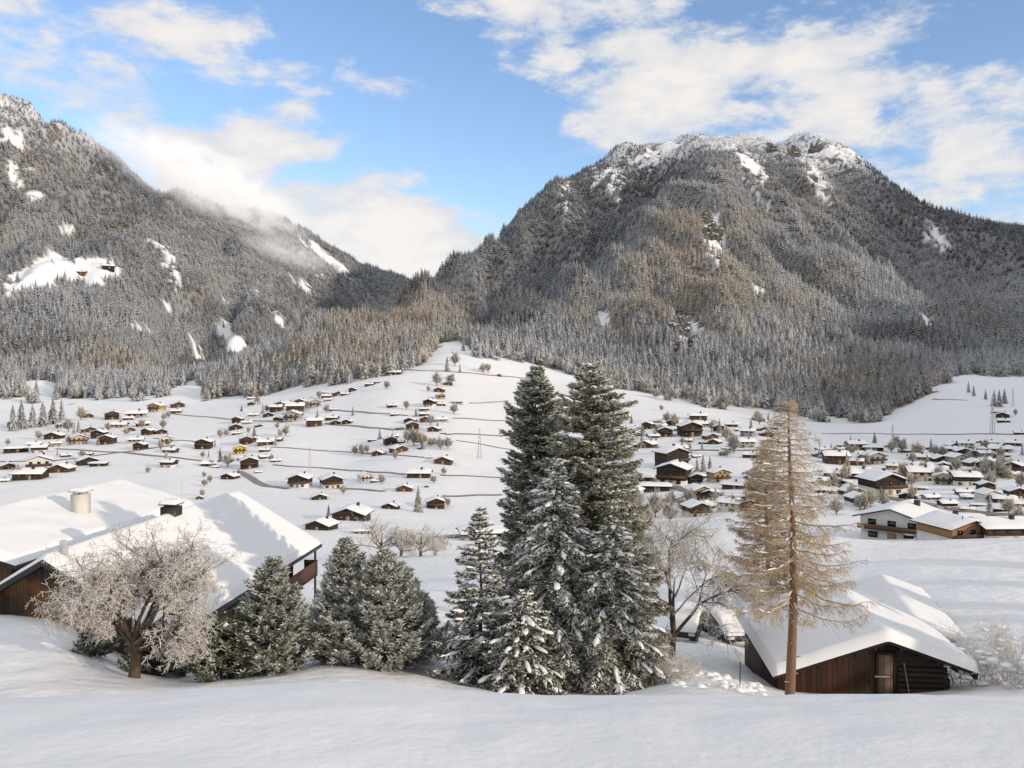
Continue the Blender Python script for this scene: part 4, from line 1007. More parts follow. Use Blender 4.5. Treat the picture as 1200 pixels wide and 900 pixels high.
m = MB(); m.box(-4.15, -4.03, 0.68, 8.0, -3.8, -tb_ * 4.15 - 0.15); m.build('side_wall', M_BARNP, bn); m = MB(); m.box(2.23, 2.35, 0.68, 8.0, -3.8, -tb_ * 2.35 - 0.15); m.build('side_wall', M_BARNP, bn)
m = MB(); m.extrude([(-4.02, -3.8), (2.22, -3.8), (2.22, -tb_ * 2.35 - 0.14), (0, -0.14), (-4.02, -tb_ * 4.15 - 0.14)][::-1], 7.85, 7.97); m.build('rear_wall', M_BARNP, bn)
m = MB(); m.box(-0.22, 0.34, 0.47, 0.53, -2.25, -0.72); dr = m.build('door', M_DOORW, bn)
m = MB(); m.box(-0.38, 0.22, 0.42, 0.465, -1.62, -1.56); m.build('door_bar', M_PIPE, dr)
m = MB(); m.box(-0.33, -0.23, 0.46, 0.54, -2.3, -0.62); m.box(0.35, 0.45, 0.46, 0.54, -2.3, -0.62); m.box(-0.33, 0.45, 0.44, 0.54, -0.71, -0.6); m.build('door_frame', M_BARNL, bn)
m = MB(); roof_deck(m, bl, brr, Lb, tb_, tb_, 0.12); m.build('roof', M_BARNL, bn)
for k in range(6):
    for s_ in (-1, 1):
        x = s_ * (0.5 + k * 0.72)
        if -bl < x < brr: 
            m = MB(); m.box(x - 0.05, x + 0.05, 0.02, 0.54, -tb_ * abs(x) - 0.27, -tb_ * abs(x) - 0.125); m.build('rafter_end', M_BARNL, bn)
m = chev_snow(bl + 0.06, brr + 0.06, Lb + 0.05, tb_, tb_, 0.42, 431, amp=0.02); s_ = m.build('snow_cover', M_SNOWR, bn, smooth=True); s_.location = (0, -0.05, 0)
m = MB(); m.tube([(0.95, 0.35, -2.3), (0.75, 0.42, -1.0)], [0.02, 0.018], 5); tag(m.build('wooden_stick', M_WOOD_T), 'thin wooden stick leaning on the log wall beside the barn door', 'stick')
st = bpy.data.objects['wooden_stick']; st.location = pb_; st.rotation_euler = (0, 0, axis_rz(685))

# --- house half hidden behind the barn
pg = pt(1084, 738, 48.0)
hb = empty('snowed_house', pg, -math.atan(0.24)); tag(hb, 'house half hidden behind the barn with a smooth shaded snow roof', 'house')
th_ = 0.33
m = MB(); m.extrude([(-7.9, -4.6), (2.2, -4.6), (2.2, -th_ * 2.2 - 0.2), (0, -0.2), (-7.9, -th_ * 7.9 - 0.2)][::-1], 0.9, 1.02); m.build('gable_wall', M_WOOD_B, hb)
m = MB(); m.extrude([(-7.9, -4.6), (2.2, -4.6), (2.2, -th_ * 2.2 - 0.2), (0, -0.2), (-7.9, -th_ * 7.9 - 0.2)][::-1], 12.0, 12.12); m.build('rear_wall', M_WOOD_B, hb)
m = MB(); m.box(-7.9, -7.78, 1.03, 11.99, -4.6, -th_ * 7.9 - 0.21); m.build('side_wall', M_WOOD_B, hb)
m = MB(); m.box(2.08, 2.2, 1.03, 11.99, -4.6, -th_ * 2.2 - 0.21); m.build('side_wall', M_WOOD_B, hb)
m = MB(); roof_deck(m, 8.6, 2.8, 13.0, th_, th_, 0.17); m.build('roof', M_WOOD_D, hb)
m = chev_snow(8.55, 2.75, 12.9, th_, th_, 0.14, 441); s_ = m.build('snow_cover', M_SNOWR, hb, smooth=True); s_.location = (0, 0.05, 0)

# ------------------------------------------------------------------ parked cars under snow
def car(u, Y, rz, label):
    loc = at(u, Y); root = empty('parked_car', loc, rz); tag(root, label, 'car', None)
    # length along y, the front at -y
    prof = [(-2.1, .35), (-2.15, .62), (-2.05, .85), (-1.15, .98), (-0.55, 1.42), (1.0, 1.46), (1.75, 1.02), (2.1, .95), (2.12, .4)]
    m = MB(); n = len(prof); V = []
    for x, k in ((-0.86, 0), (-0.82, 1), (0.82, 1), (0.86, 0)):
        for (y, z) in prof:
            q = 0.10 * max(0, z - 0.9) * (1 if x > 0 else -1)
            V.append((x - q * 1.6, y, z))
    Q = [];
    for a in range(3):
        for i in range(n): j = (i + 1) % n; Q.append((a * n + i, a * n + j, (a + 1) * n + j, (a + 1) * n + i))
    m.add(V, Q); m.add(V, [tuple(range(n))[::-1]]); m.add(V, [tuple(range(3 * n, 4 * n))]); m.build('body', M_CAR, root)
    m = MB(); m.box(-0.72, 0.72, -2.16, -2.135, 0.62, 0.72); m.build('grille', M_DARKMETAL, root)
    for sx_ in (-1, 1):
        m = MB(); m.box(sx_ * 0.62 - 0.17, sx_ * 0.62 + 0.17, -2.17, -2.10, 0.70, 0.83); m.build('headlight', M_WHITE, root)
        for y in (-1.35, 1.35):
            m = MB(); m.tube([(sx_ * 0.88, y, 0.31), (sx_ * 0.70, y, 0.31)], [0.31, 0.31], 16, cap=True); w = m.build('wheel', M_DARKMETAL, root)
            m = MB(); m.tube([(sx_ * 0.895, y, 0.31), (sx_ * 0.885, y, 0.31)], [0.19, 0.19], 12, cap=True); m.build('rim', M_PIPE, w)
    m = MB(); m.box(-0.5, 0.5, -2.19, -2.15, 0.45, 0.56); m.build('number_plate', M_WHITE, root)
    m = MB(); m.box(-0.85, 0.85, -2.2, -2.12, 0.36, 0.44); m.build('bumper', M_PIPE, root)
    # snow blanket on bonnet, screen and roof
    s = np.linspace(-0.84, 0.84, 18); t = np.linspace(-2.05, 2.1, 40); S, T = np.meshgrid(s, t)
    top = np.interp(T, [p[0] for p in prof[2:8]], [p[1] for p in prof[2:8]])
    e = np.minimum.reduce([S + .84, .84 - S, T + 2.05, 2.1 - T]); ed = np.sqrt(np.clip(1 - (1 - np.clip(e / .25, 0, 1)) ** 2, 0, 1))
    Z = top - 0.05 * (1 - ed) + 0.26 * ed + 0.03 * fbm(S * 2, T * 2, 2, 9)
    m = MB(); i = np.arange(39)[:, None] * 18 + np.arange(17)[None]; m.add(np.stack([S, T, Z], -1).reshape(-1, 3), np.stack([i, i + 1, i + 19, i + 18], -1).reshape(-1, 4)); m.build('snow_cover', M_SNOWR, root, smooth=True)
car(851, 50.5, 0.16, 'dark parked car with snow blanket, beside the barn roof corner')
car(804, 49.0, -0.35, 'snow-buried parked car behind the trunk of the bare broadleaf tree')

# marker pole, rail, lumps of cleared snow
loc = at(867, 33.5); root = empty('marker_pole', loc); tag(root, 'thin black snow marker pole with yellow tip left of the barn', 'pole')
m = MB(); m.tube([(0, 0, -0.3), (0.02, 0, 0.95)], [0.022, 0.022], 8, cap=True); m.build('pole', M_DARKMETAL, root)
m = MB(); m.tube([(0.02, 0, 0.951), (0.024, 0, 1.2)], [0.026, 0.026], 8, cap=True); m.build('tip', M_YELLOW, root)
loc = at(364, 34.0, 0.15); root = empty('wooden_rail', loc, 0.1); tag(root, 'short weathered log rail in the snow between the frosted pines', 'rail')
m = MB(); m.tube([(-0.5, 0, 0.25), (0.6, 0, 0.16)], [0.085, 0.08], 8, cap=True); m.build('rail', M_WOOD_T, root)
for x in (-0.35, 0.45):
    m = MB(); m.tube([(x, 0.05, -0.4), (x, 0.05, 0.32)], [0.05, 0.05], 7, cap=True); m.build('post', M_WOOD_B, root)
rg = np.random.default_rng(77); m = MB()
for k in range(110):
    u = rg.uniform(775, 895); Y = rg.uniform(30, 36); p = np.array(at(u, Y, -0.03)); s = 0.05 + 0.20 * rg.uniform() ** 2.2
    pads(m, p[None], np.array([[s, 0, 0]]), np.array([[0, s * 0.9, 0]]), np.array([[0, 0, s * 0.62]]), rg, 0.32)
tag(m.build('snow_clods', M_SNOWC, smooth=True), 'lumpy clods of shovelled snow beside the drive left of the barn', 'snow', kind='stuff')
# ------------------------------------------------------------------ village houses
PAL = {'d': (M_WOOD_D, M_WOOD_D), 'b': (M_WOOD_B, M_WOOD_B), 'r': (M_WOOD_R, M_WOOD_R), 'w': (M_WHITE, M_WHITE), 'g': (M_GREY, M_GREY), 't': (M_BEIGE, M_BEIGE),
       'y': (M_YELLOW, M_YELLOW), 'wd': (M_WHITE, M_WOOD_D), 'wb': (M_WHITE, M_WOOD_B), 'td': (M_BEIGE, M_WOOD_D), 'tb': (M_BEIGE, M_WOOD_T), 'k': (M_TEAL, M_TEAL), 'u': (M_BLUEG, M_BLUEG), 'o': (M_WHITE, M_ORANGE)}
LOOK = {'d': 'dark wooden', 'b': 'brown wooden', 'r': 'reddish wooden', 'w': 'white plastered', 'g': 'grey', 't': 'beige', 'y': 'yellow', 'wd': 'white-and-dark', 'wb': 'white-and-brown',
        'td': 'beige-and-dark', 'tb': 'tan', 'k': 'dark green', 'u': 'blue-grey', 'o': 'white-and-orange'}
SHAPE = {'g1': 'cabin', 'g2': 'chalet', 'g3': 'hotel', 'e1': 'long house', 'e2': 'broad house', 'f': 'flat building', 'hut': 'hut'}
PROTO = {}
def make_house(shape, pal, name):
    lowm, upm = PAL[pal]
    W_, D_, H_, pit, low = {'g1': (10, 9, 2.9, .36, 0), 'g2': (10, 10.5, 5.2, .36, 2.5), 'g3': (10, 9, 6.0, .34, 2.0), 'e1': (6.5, 10, 2.6, .34, 0), 'e2': (8, 10, 4.4, .34, 2.2), 'f': (6, 10, 2.4, .12, 0), 'hut': (10, 10, 4.5, .40, 0)}[shape]
    eave = shape in ('e1', 'e2', 'f'); hw, hd = W_ / 2, D_ / 2; ov = 1.0 if shape != 'hut' else 0.7
    zr = H_ + pit * hw + 0.1
    def fin(mb, nm, mat, par, smooth=False):
        if eave:
            for i, v in enumerate(mb.V):
                v = v.copy(); x, y = v[:, 0].copy(), v[:, 1].copy(); v[:, 0] = y; v[:, 1] = -x; mb.V[i] = v
        return mb.build(nm, mat, par, smooth)
    root = empty(name, (0, 0, 0))
    m = MB()
    zb = low if low else -2.5
    m.extrude([(-hw, zb), (hw, zb), (hw, H_), (0, zr - 0.12), (-hw, H_)][::-1], -hd, hd); fin(m, 'wall', upm, root)
    if low:
        m = MB(); m.box(-hw + 0.06, hw - 0.06, -hd + 0.06, hd - 0.06, -2.5, low - 0.003); fin(m, 'ground_floor', lowm, root)
    m = MB(); q = hw + ov; z0 = zr
    m.extrude([(0, z0), (0, z0 - .25), (-q, z0 - pit * q - .25), (-q, z0 - pit * q)], -hd - ov, hd + ov)
    m.extrude([(0, z0), (q, z0 - pit * q), (q, z0 - pit * q - .25), (0, z0 - .25)][::-1], -hd - ov, hd + ov); fin(m, 'roof', M_WOOD_D, root)
    m = chev_snow(q - .02, q - .02, 2 * (hd + ov) - .04, pit, pit, 0.48, 7, (15, 9), 0.06)
    m.V[0] = m.V[0] + np.array([0, -hd - ov + .02, z0], dtype=np.float32); fin(m, 'snow_cover', M_SNOWR, root, True)
    # openings on the face turned to the valley (front = -y, or the long side when the eave faces it)
    def win(x, z, w, h, front=True):
        m = MB()
        if eave: m.box(hw - 0.04 if front else -hw - .05, hw + 0.05 if front else -hw + .04, x - w / 2, x + w / 2, z - h / 2, z + h / 2); m.V = [v * np.array([1, 1, 1], dtype=np.float32) for v in m.V]
        else: m.box(x - w / 2, x + w / 2, -hd - 0.05, -hd + 0.04, z - h / 2, z + h / 2)
        return fin(m, 'window', M_GLASS, root)
    if shape == 'hut':
        m = MB(); m.box(-1.2, 1.2, -hd - .06, -hd + .04, 0, 3.2); fin(m, 'door', M_WOOD_T, root)
    elif shape == 'g1':
        win(-2.7, 1.7, 1.5, 1.2); win(2.5, 1.7, 1.5, 1.2); win(0, 3.6, 1.2, 0.9)
        m = MB(); m.box(-0.6, 0.6, -hd - .06, -hd + .04, 0.0, 2.1); fin(m, 'door', M_WOOD_T, root)
    elif shape in ('g2', 'g3'):
        for x in (-3.1, 0, 3.1): win(x, 3.9, 1.3, 1.3)
        for x in (-3, 2.6): win(x, 1.4, 1.5, 1.2)
        if shape == 'g3':
            for x in (-1.4, 1.4): win(x, 5.6, 1.1, 1.1)
        m = MB(); m.box(-0.7, 0.7, -hd - .01, -hd + .06, -0.2, 2.0); fin(m, 'door', M_WOOD_T, root)
        m = MB(); m.box(-hw - .1, hw + .1, -hd - 1.15, -hd - 1.02, 2.75, 3.65); m.box(-hw - .1, hw + .1, -hd - 1.0, -hd - .02, 2.6, 2.74); fin(m, 'balcony', M_WOOD_B if pal != 'b' else M_WOOD_D, root)
    else:
        for x in (-3.2, -0.6, 2.6): win(x, (1.45 if shape != 'e2' else 3.3), 1.5, 1.1)
        if shape == 'e2':
            for x in (-3.2, 2.6): win(x, 1.2, 1.5, 1.1)
        m = MB(); m.box(hw - .04, hw + .07, 0.5, 1.6, -0.2, 2.0); fin(m, 'door', M_WOOD_T, root)
    if shape not in ('hut', 'f'):
        m = MB(); cx_, cy_ = hw * .35, hd * .3; m.box(cx_ - .4, cx_ + .4, cy_ - .4, cy_ + .4, z0 - pit * cx_ - .3, z0 - pit * cx_ + 1.5)
        k = fin(m, 'chimney', M_DARKMETAL, root)
    return root

ZONES = {'LH': 'the far-left hamlet under the forest', 'MH': 'the hamlet left on the slope', 'TR': 'the top-left row below the forest', 'CT': 'the row climbing the middle slope', 'CL': 'the lower middle slope',
         'LW': 'the slope behind the near chalet', 'VB': 'the village back right of the spruces', 'VF': 'the village front right of the spruces', 'RB': 'the back rows right of the larch', 'RM': 'the village middle right of the larch', 'RF': 'the front row right of the larch', 'RT': 'the far-right meadow edge', 'LM': 'the high clearing on the left mountain'}
HOUSES = [  # column, row of the foot, width, zone, shape, palette, turn
 (131,491,18,'LH','g2','b',15),(160,489,27,'LH','e1','g',5),(184,482,18,'LH','g2','tb',-20),(208,477,17,'LH','g1','b',20),(206,484,15,'LH','e1','b',0),(64,514,22,'LH','g1','d',-10),(104,506,17,'LH','g1','b',25),(139,501,22,'LH','e1','g',-8),(153,505,13,'LH','g1','b',10),
 (174,509,14,'LH','g2','b',-25),(188,508,16,'LH','g1','wd',20),(117,513,18,'LH','g2','d',-15),(126,520,20,'LH','g2','b',-8),(159,518,20,'LH','e1','g',0),(19,530,30,'LH','f','d',4),(46,530,20,'LH','e2','wd',0),(92,520,21,'LH','g2','t',15),(9,549,20,'LH','g1','b',20),(46,551,33,'LH','g2','w',10),
 (73,553,27,'LH','g1','b',-15),(102,544,26,'LH','g1','d',20),(116,546,22,'LH','f','d',-10),(36,561,40,'LH','e1','d',-14),(4,565,16,'LH','e1','g',0),(150,492,14,'LH','e1','b',10),
 (276,503,18,'MH','g1','d',10),(279,495,13,'MH','g2','b',-15),(289,497,14,'MH','e1','g',10),(239,525,21,'MH','g2','d',-6),(288,520,17,'MH','g2','b',14),(281,531,18,'MH','g2','y',8),(286,539,16,'MH','e1','b',-20),(244,546,20,'MH','e1','d',6),(270,561,20,'MH','g1','wd',-24),(292,548,24,'MH','g2','d',10),(234,585,10,'MH','hut','b',0),(252,548,10,'MH','e1','b',10),(299,517,15,'MH','g1','b',-10),(311,521,22,'MH','e1','r',10),(324,517,16,'MH','e1','b',-15),
 (296,488,14,'TR','e1','g',8),(314,488,14,'TR','g1','d',10),(324,482,17,'TR','e2','b',-10),(327,475,13,'TR','g1','b',15),(339,475,17,'TR','e1','d',0),(353,473,16,'TR','g1','b',-12),(366,477,17,'TR','g2','g',25),(346,483,24,'TR','e2','b',0),(343,493,22,'TR','g2','g',-5),(368,499,21,'TR','e2','b',12),(389,492,17,'TR','e1','b',-15),
 (383,466,14,'TR','e1','b',12),(384,470,12,'TR','e1','g',0),(395,463,13,'TR','g1','b',20),(404,463,11,'TR','e1','b',0),(414,458,11,'TR','g1','d',-15),(381,461,8,'TR','e1','r',20),
 (463,439,17,'CT','e1','d',-10),(433,452,12,'CT','e1','b',-15),(441,449,10,'CT','f','d',-10),(525,451,12,'CT','g1','r',8),(515,459,14,'CT','g1','b',-10),(504,476,16,'CT','g2','wd',-15),(516,467,11,'CT','g2','tb',20),(517,475,12,'CT','e1','b',0),(536,473,15,'CT','f','g',0),(497,481,13,'CT','e1','b',10),(497,487,14,'CT','e1','d',10),
 (500,494,17,'CT','g1','r',-10),(517,494,17,'CT','e1','g',10),(481,495,16,'CT','g1','d',-10),(483,503,17,'CT','g2','b',10),(468,503,11,'CT','e1','d',0),(509,505,16,'CT','g1','b',-18),(457,520,17,'CT','g2','b',14),(467,529,21,'CT','g1','b',30),(436,517,12,'CT','f','d',0),(444,533,16,'CT','g1','b',-20),(507,520,12,'CT','g1','d',20),(503,537,10,'CT','e1','tb',0),(585,441,6,'CT','hut','d',0),(461,513,14,'CT','e1','d',10),
 (520,543,24,'CL','g1','b',-8),(491,559,32,'CL','e1','d',-6),(428,563,18,'CL','g2','w',20),(440,565,13,'CL','e1','b',0),(474,575,22,'CL','g1','r',-4),(458,596,22,'CL','g1','d',-14),(510,595,24,'CL','g2','d',8),(500,571,6,'CL','hut','d',0),
 (352,570,28,'LW','g2','wd',-10),(388,571,28,'LW','g2','wd',16),(374,585,21,'LW','g1','d',10),(377,620,36,'LW','g1','d',-22),(412,609,46,'LW','g1','d',-12),(427,625,30,'LW','f','g',0),(570,633,70,'LW','f','g',10),
 (731,492,16,'VB','e2','wd',10),(743,510,20,'VB','g2','g',25),(731,504,14,'VB','g1','d',0),(759,502,16,'VB','g2','b',-15),(764,511,15,'VB','g1','b',20),(759,524,24,'VB','g1','b',-28),(727,531,17,'VB','e1','r',0),(790,498,20,'VB','g1','d',-20),(780,511,22,'VB','g2','b',-5),(808,510,32,'VB','g2','d',10),(832,514,20,'VB','g1','r',20),(818,491,26,'VB','e1','b',0),(842,505,16,'VB','g2','b',0),(823,500,24,'VB','e1','g',6),
 (853,511,17,'VB','g1','d',-12),(857,500,20,'VB','e1','b',-6),(877,511,22,'VB','e2','g',-20),(898,511,20,'VB','g1','d',8),(905,503,17,'VB','f','b',0),(874,524,24,'VB','e2','g',15),(851,527,15,'VB','f','d',0),(880,536,24,'VB','e1','r',-15),(895,533,18,'VB','e1','d',10),(796,531,24,'VB','e2','b',0),(770,495,13,'VB','e1','g',0),(836,497,14,'VB','g1','w',10),(866,505,13,'VB','e1','d',5),
 (787,546,40,'VF','g3','d',28),(790,567,46,'VF','g3','wd',-18),(812,565,22,'VF','g2','d',22),(842,564,28,'VF','g3','tb',24),(860,572,32,'VF','e1','b',-22),(753,563,30,'VF','f','b',-8),(768,575,44,'VF','f','d',-4),(785,587,24,'VF','f','g',0),(818,583,30,'VF','g2','tb',25),(834,584,22,'VF','g2','td',-20),(816,604,34,'VF','g2','td',20),(857,598,36,'VF','e2','w',-30),(880,560,20,'VF','e1','d',0),(884,586,24,'VF','e2','t',10),
 (982,529,18,'RB','e1','g',0),(979,543,32,'RB','e2','b',4),(1004,545,18,'RB','e2','r',-12),(1023,543,26,'RB','g2','g',20),(1023,528,26,'RB','f','d',0),(1038,524,16,'RB','f','g',0),(1116,524,16,'RB','g1','k',25),(1132,525,20,'RB','e2','w',0),(1153,528,17,'RB','f','g',8),(1172,530,28,'RB','e1','t',-5),(1159,521,19,'RB','e1','b',10),(1187,522,21,'RB','e1','r',-10),(1195,509,14,'RB','e1','d',0),(1000,520,15,'RB','e1','w',0),(960,535,18,'RB','g1','b',10),(1060,530,15,'RB','e1','d',6),(1142,519,14,'RB','f','d',-6),
 (977,558,27,'RM','e1','d',-6),(1006,560,38,'RM','e1','d',8),(1029,562,26,'RM','g1','d',-25),(1033,578,46,'RM','g2','wd',22),(995,575,16,'RM','g2','b',15),(1077,539,26,'RM','e1','g',0),(1101,541,22,'RM','g1','d',15),(1120,543,22,'RM','g2','g',28),(1081,549,24,'RM','e1','g',6),(1106,549,22,'RM','g1','d',-10),(1079,563,36,'RM','e2','t',5),(1106,567,26,'RM','g2','t',-12),(1131,568,34,'RM','e2','wd',6),(1136,553,18,'RM','f','d',0),(1136,585,24,'RM','e1','u',6),(1158,587,26,'RM','g2','w',20),(1177,588,28,'RM','e1','d',-5),(1187,560,18,'RM','e2','y',10),(1198,593,24,'RM','e1','d',0),(1145,593,18,'RM','f','g',0),(1060,549,16,'RM','e1','b',0),(1192,545,18,'RM','f','d',0),(1050,557,15,'RM','g1','w',-20),
 (1058,630,82,'RF','g2','w',-28),(1118,634,64,'RF','g2','o',30),(1172,632,66,'RF','e2','wb',20),(1188,612,20,'RF','f','g',0),(1135,608,34,'RF','f','g',6),
 (1175,489,17,'RT','g1','d',-15),(1176,495,15,'RT','e1','d',0),(1096,460,9,'RT','e1','t',0),(1167,484,11,'RT','f','b',-20),
 (95,321,12,'LM','e1','r',-6),(127,315,15,'LM','e1','d',8),
]
ORD = ['first', 'second', 'third', 'fourth', 'fifth', 'sixth', 'seventh', 'eighth', 'ninth', 'tenth', 'eleventh', 'twelfth', 'thirteenth', 'fourteenth', 'fifteenth', 'sixteenth', 'seventeenth', 'eighteenth', 'nineteenth', 'twentieth'] + [a + '-' + b for a in ('twenty', 'thirty') for b in ('first', 'second', 'third', 'fourth', 'fifth', 'sixth', 'seventh', 'eighth', 'ninth')]
def ordinal_labels(items, phrase_one, phrase_many):
    """items: list of (key, column, row); gives every member of a look-alike set its place in the row"""
    out = {}
    sets = {}
    for i, (k, u, v) in enumerate(items): sets.setdefault(k, []).append((u, v, i))
    for k, L in sets.items():
        L.sort()
        for j, (u, v, i) in enumerate(L):
            out[i] = phrase_one(k) if len(L) == 1 else phrase_many(k, ('leftmost' if j == 0 else 'rightmost' if j == len(L) - 1 else ORD[j] + ' from left'))
    return out
# smaller outbuildings and closely packed houses between them
xr = np.random.default_rng(2024)
def fill(zone, n, u0, u1, v0, v1, wlo, whi, opts, gap):
    k = 0
    for _ in range(4000):
        if k >= n: break
        u, v = xr.uniform(u0, u1), xr.uniform(v0, v1)
        if any(abs(h[0] - u) < gap * (h[2] * 0.5 + 6) and abs(h[1] - v) < gap * 6 for h in HOUSES): continue
        s, p_ = opts[xr.integers(len(opts))]; HOUSES.append((round(u), round(v), round(xr.uniform(wlo, whi), 1), zone, s, p_, int(xr.integers(-30, 30)))); k += 1
OPT = [('e1', 'd'), ('g1', 'd'), ('e1', 'b'), ('g2', 'wd'), ('g1', 'wb'), ('e2', 'wd'), ('f', 'g'), ('g2', 'd'), ('e1', 'g'), ('g2', 'w'), ('e2', 'tb'), ('g1', 'b')]
fill('VB', 18, 728, 915, 492, 538, 12, 22, OPT, 0.7); fill('RB', 16, 955, 1198, 522, 546, 14, 24, OPT, 0.7); fill('RM', 22, 965, 1198, 546, 600, 16, 30, OPT, 0.75); fill('VF', 8, 735, 900, 545, 600, 18, 30, OPT, 0.75)
fill('LH', 12, 2, 205, 484, 556, 11, 20, OPT, 0.8); fill('TR', 6, 285, 410, 466, 498, 9, 15, OPT[:4], 0.8); fill('MH', 6, 236, 325, 498, 556, 9, 15, OPT[:4], 0.8); fill('CT', 6, 440, 535, 475, 535, 8, 13, OPT[:4], 0.8)
hl = ordinal_labels([((h[3], h[4], h[5]), h[0], h[1]) for h in HOUSES], lambda k: f'{LOOK[k[2]]} snow-roofed {SHAPE[k[1]]} in {ZONES[k[0]]}', lambda k, o: f'{LOOK[k[2]]} snow-roofed {SHAPE[k[1]]}, {o} in {ZONES[k[0]]}')
CAT = {'g1': 'cabin', 'g2': 'chalet', 'g3': 'hotel', 'e1': 'house', 'e2': 'house', 'f': 'building', 'hut': 'hut'}
NAME = {'g1': 'cabin', 'g2': 'village_chalet', 'g3': 'hotel', 'e1': 'long_house', 'e2': 'village_house', 'f': 'flat_building', 'hut': 'hay_hut'}
hrng = np.random.default_rng(3)
PLACED = []
for h in HOUSES: 
    k = (h[4], h[5])
    if k not in PROTO: PROTO[k] = make_house(h[4], h[5], NAME[h[4]])
index_children()
first = set()
for i, (u, v, w, zone, shp, pal, turn) in enumerate(HOUSES):
    k = (shp, pal); o = PROTO[k] if k not in first else copy_tree(PROTO[k]); first.add(k)
    X, Y, Z = pick(u, v, 180 if zone != 'LM' else 1000)
    s = (w * (0.86 if zone in ('VB', 'VF') else 1.0 if zone in ('RF', 'LM') else 0.93) / F * Y) / 11.6
    if zone == 'LM': s = max(s, 1.0)
    o.location = (X, Y, Z - 0.3); o.scale = (s, s, s * (1.0 if zone != 'RF' else 0.8)); o.rotation_euler = (0, 0, math.radians(turn) - math.atan((u - CU) / F) * 0.6)
    PLACED.append((X, Y, s))
    tag(o, hl[i], CAT[shp], 'houses in ' + ZONES[zone])

# ------------------------------------------------------------------ paths, masts, fences
def ribbon(name, pts, w, mat, lift=0.25, ymin=180):
    P = []
    for (u0, v0), (u1, v1) in zip(pts[:-1], pts[1:]):
        n = max(2, int(abs(u1 - u0) / 3))
        for t in np.linspace(0, 1, n, endpoint=False): P.append(pick(u0 + (u1 - u0) * t, v0 + (v1 - v0) * t + 0.35 * math.sin(t * 9 + u0), ymin))
    P.append(pick(*pts[-1], ymin)); P = np.array(P)
    k = np.array([1, 2, 3, 2, 1]) / 9.0
    for c in (0, 1): P[2:-2, c] = np.convolve(P[:, c], k, 'valid')
    T = nrm(np.gradient(P[:, :2], axis=0)); S = np.stack([-T[:, 1], T[:, 0]], -1)
    A = P[:, :2] + S * w / 2; B = P[:, :2] - S * w / 2
    V = np.concatenate([np.column_stack([A, ground(A[:, 0], A[:, 1]) + lift]), np.column_stack([B, ground(B[:, 0], B[:, 1]) + lift])])
    n = len(P); m = MB(); m.add(V, [(i, i + 1, n + i + 1, n + i) for i in range(n - 1)])
    o = m.build(name, mat); o['kind'] = 'structure'; return o
for pts, w in [([(200,485),(275,492),(333,495)],2.2),([(379,480),(420,483),(478,487)],2.2),([(530,490),(598,494)],2.0),([(381,497),(420,500),(463,504)],2.6),([(516,508),(598,511)],2.4),([(65,526),(150,531),(237,540)],3.0),([(180,514),(232,518)],2.0),
               ([(317,524),(420,531),(497,536)],1.6),([(320,545),(420,552),(476,556)],2.0),([(516,557),(593,560)],1.8),([(280,553),(292,559),(307,569),(339,573)],3.4),([(396,572),(452,576)],2.0),([(521,582),(588,580)],2.2),([(470,433),(545,437),(620,444)],2.6),
               ([(500,631),(560,627),(600,624)],4.0),([(962,508),(1080,509),(1199,509)],2.6),([(1093,468),(1135,469)],2.0),([(550,473),(575,472),(596,470)],1.6),([(535,516),(598,527)],1.4), ([(735,521),(800,528),(890,528)],4.0), ([(955,552),(1040,554),(1198,557)],4.0), ([(960,570),(1050,585),(1150,602),(1198,606)],4.0), ([(0,541),(60,541),(130,532),(205,522)],3.0), ([(740,554),(800,574),(850,590)],4.0)]:
    ribbon('path', pts, w, M_PATH)

def mast(u, v, hpx, label, wide=0.11, arms=True, pale=False):
    X, Y, Z = pick(u, v); H = hpx / F * Y; root = empty('pylon', (X, Y, Z - 0.3), 0.2); tag(root, label, 'pylon', 'lattice pylons across the valley')
    m = MB(); b = H * wide / 2; t = b * 0.22; r = max(0.06, H * 0.0042)
    lv = np.linspace(0, 1, 9)
    for sx_ in (-1, 1):
        for sy_ in (-1, 1): m.tube([(sx_ * b, sy_ * b, 0), (sx_ * t, sy_ * t, H)], [r * 1.6, r], 5)
    for i in range(8):
        w0, w1 = b + (t - b) * lv[i], b + (t - b) * lv[i + 1]
        for (ax_, ay_, bx_, by_) in ((-1, -1, 1, -1), (1, -1, 1, 1), (1, 1, -1, 1), (-1, 1, -1, -1)):
            m.tube([(ax_ * w0, ay_ * w0, H * lv[i]), (bx_ * w1, by_ * w1, H * lv[i + 1])], [r * .7, r * .7], 3)
    m.build('lattice_mast', M_PIPE if not pale else M_BEIGE, root)
    if arms:
        for f in (0.78, 0.9):
            m = MB(); m.tube([(-H * .10, 0, H * f), (0, 0, H * (f + .02)), (H * .10, 0, H * f)], [r * .7, r * 1.3, r * .7], 4); m.build('crossarm', M_PIPE, root)
mast(562, 537, 36, 'pale lattice mast beside the fenced chalet on the middle slope', 0.12, False, True); mast(363, 553, 30, 'pale lattice mast standing alone on the slope above the pair of chalets', 0.12, False, True)
mast(1163, 508, 42, 'tall grey pylon on the far-right meadow', 0.09); mast(1046, 523, 26, 'short pylon at the back of the village right of the larch', 0.07); mast(1187, 476, 22, 'distant pylon at the wood edge on the far right', 0.09)

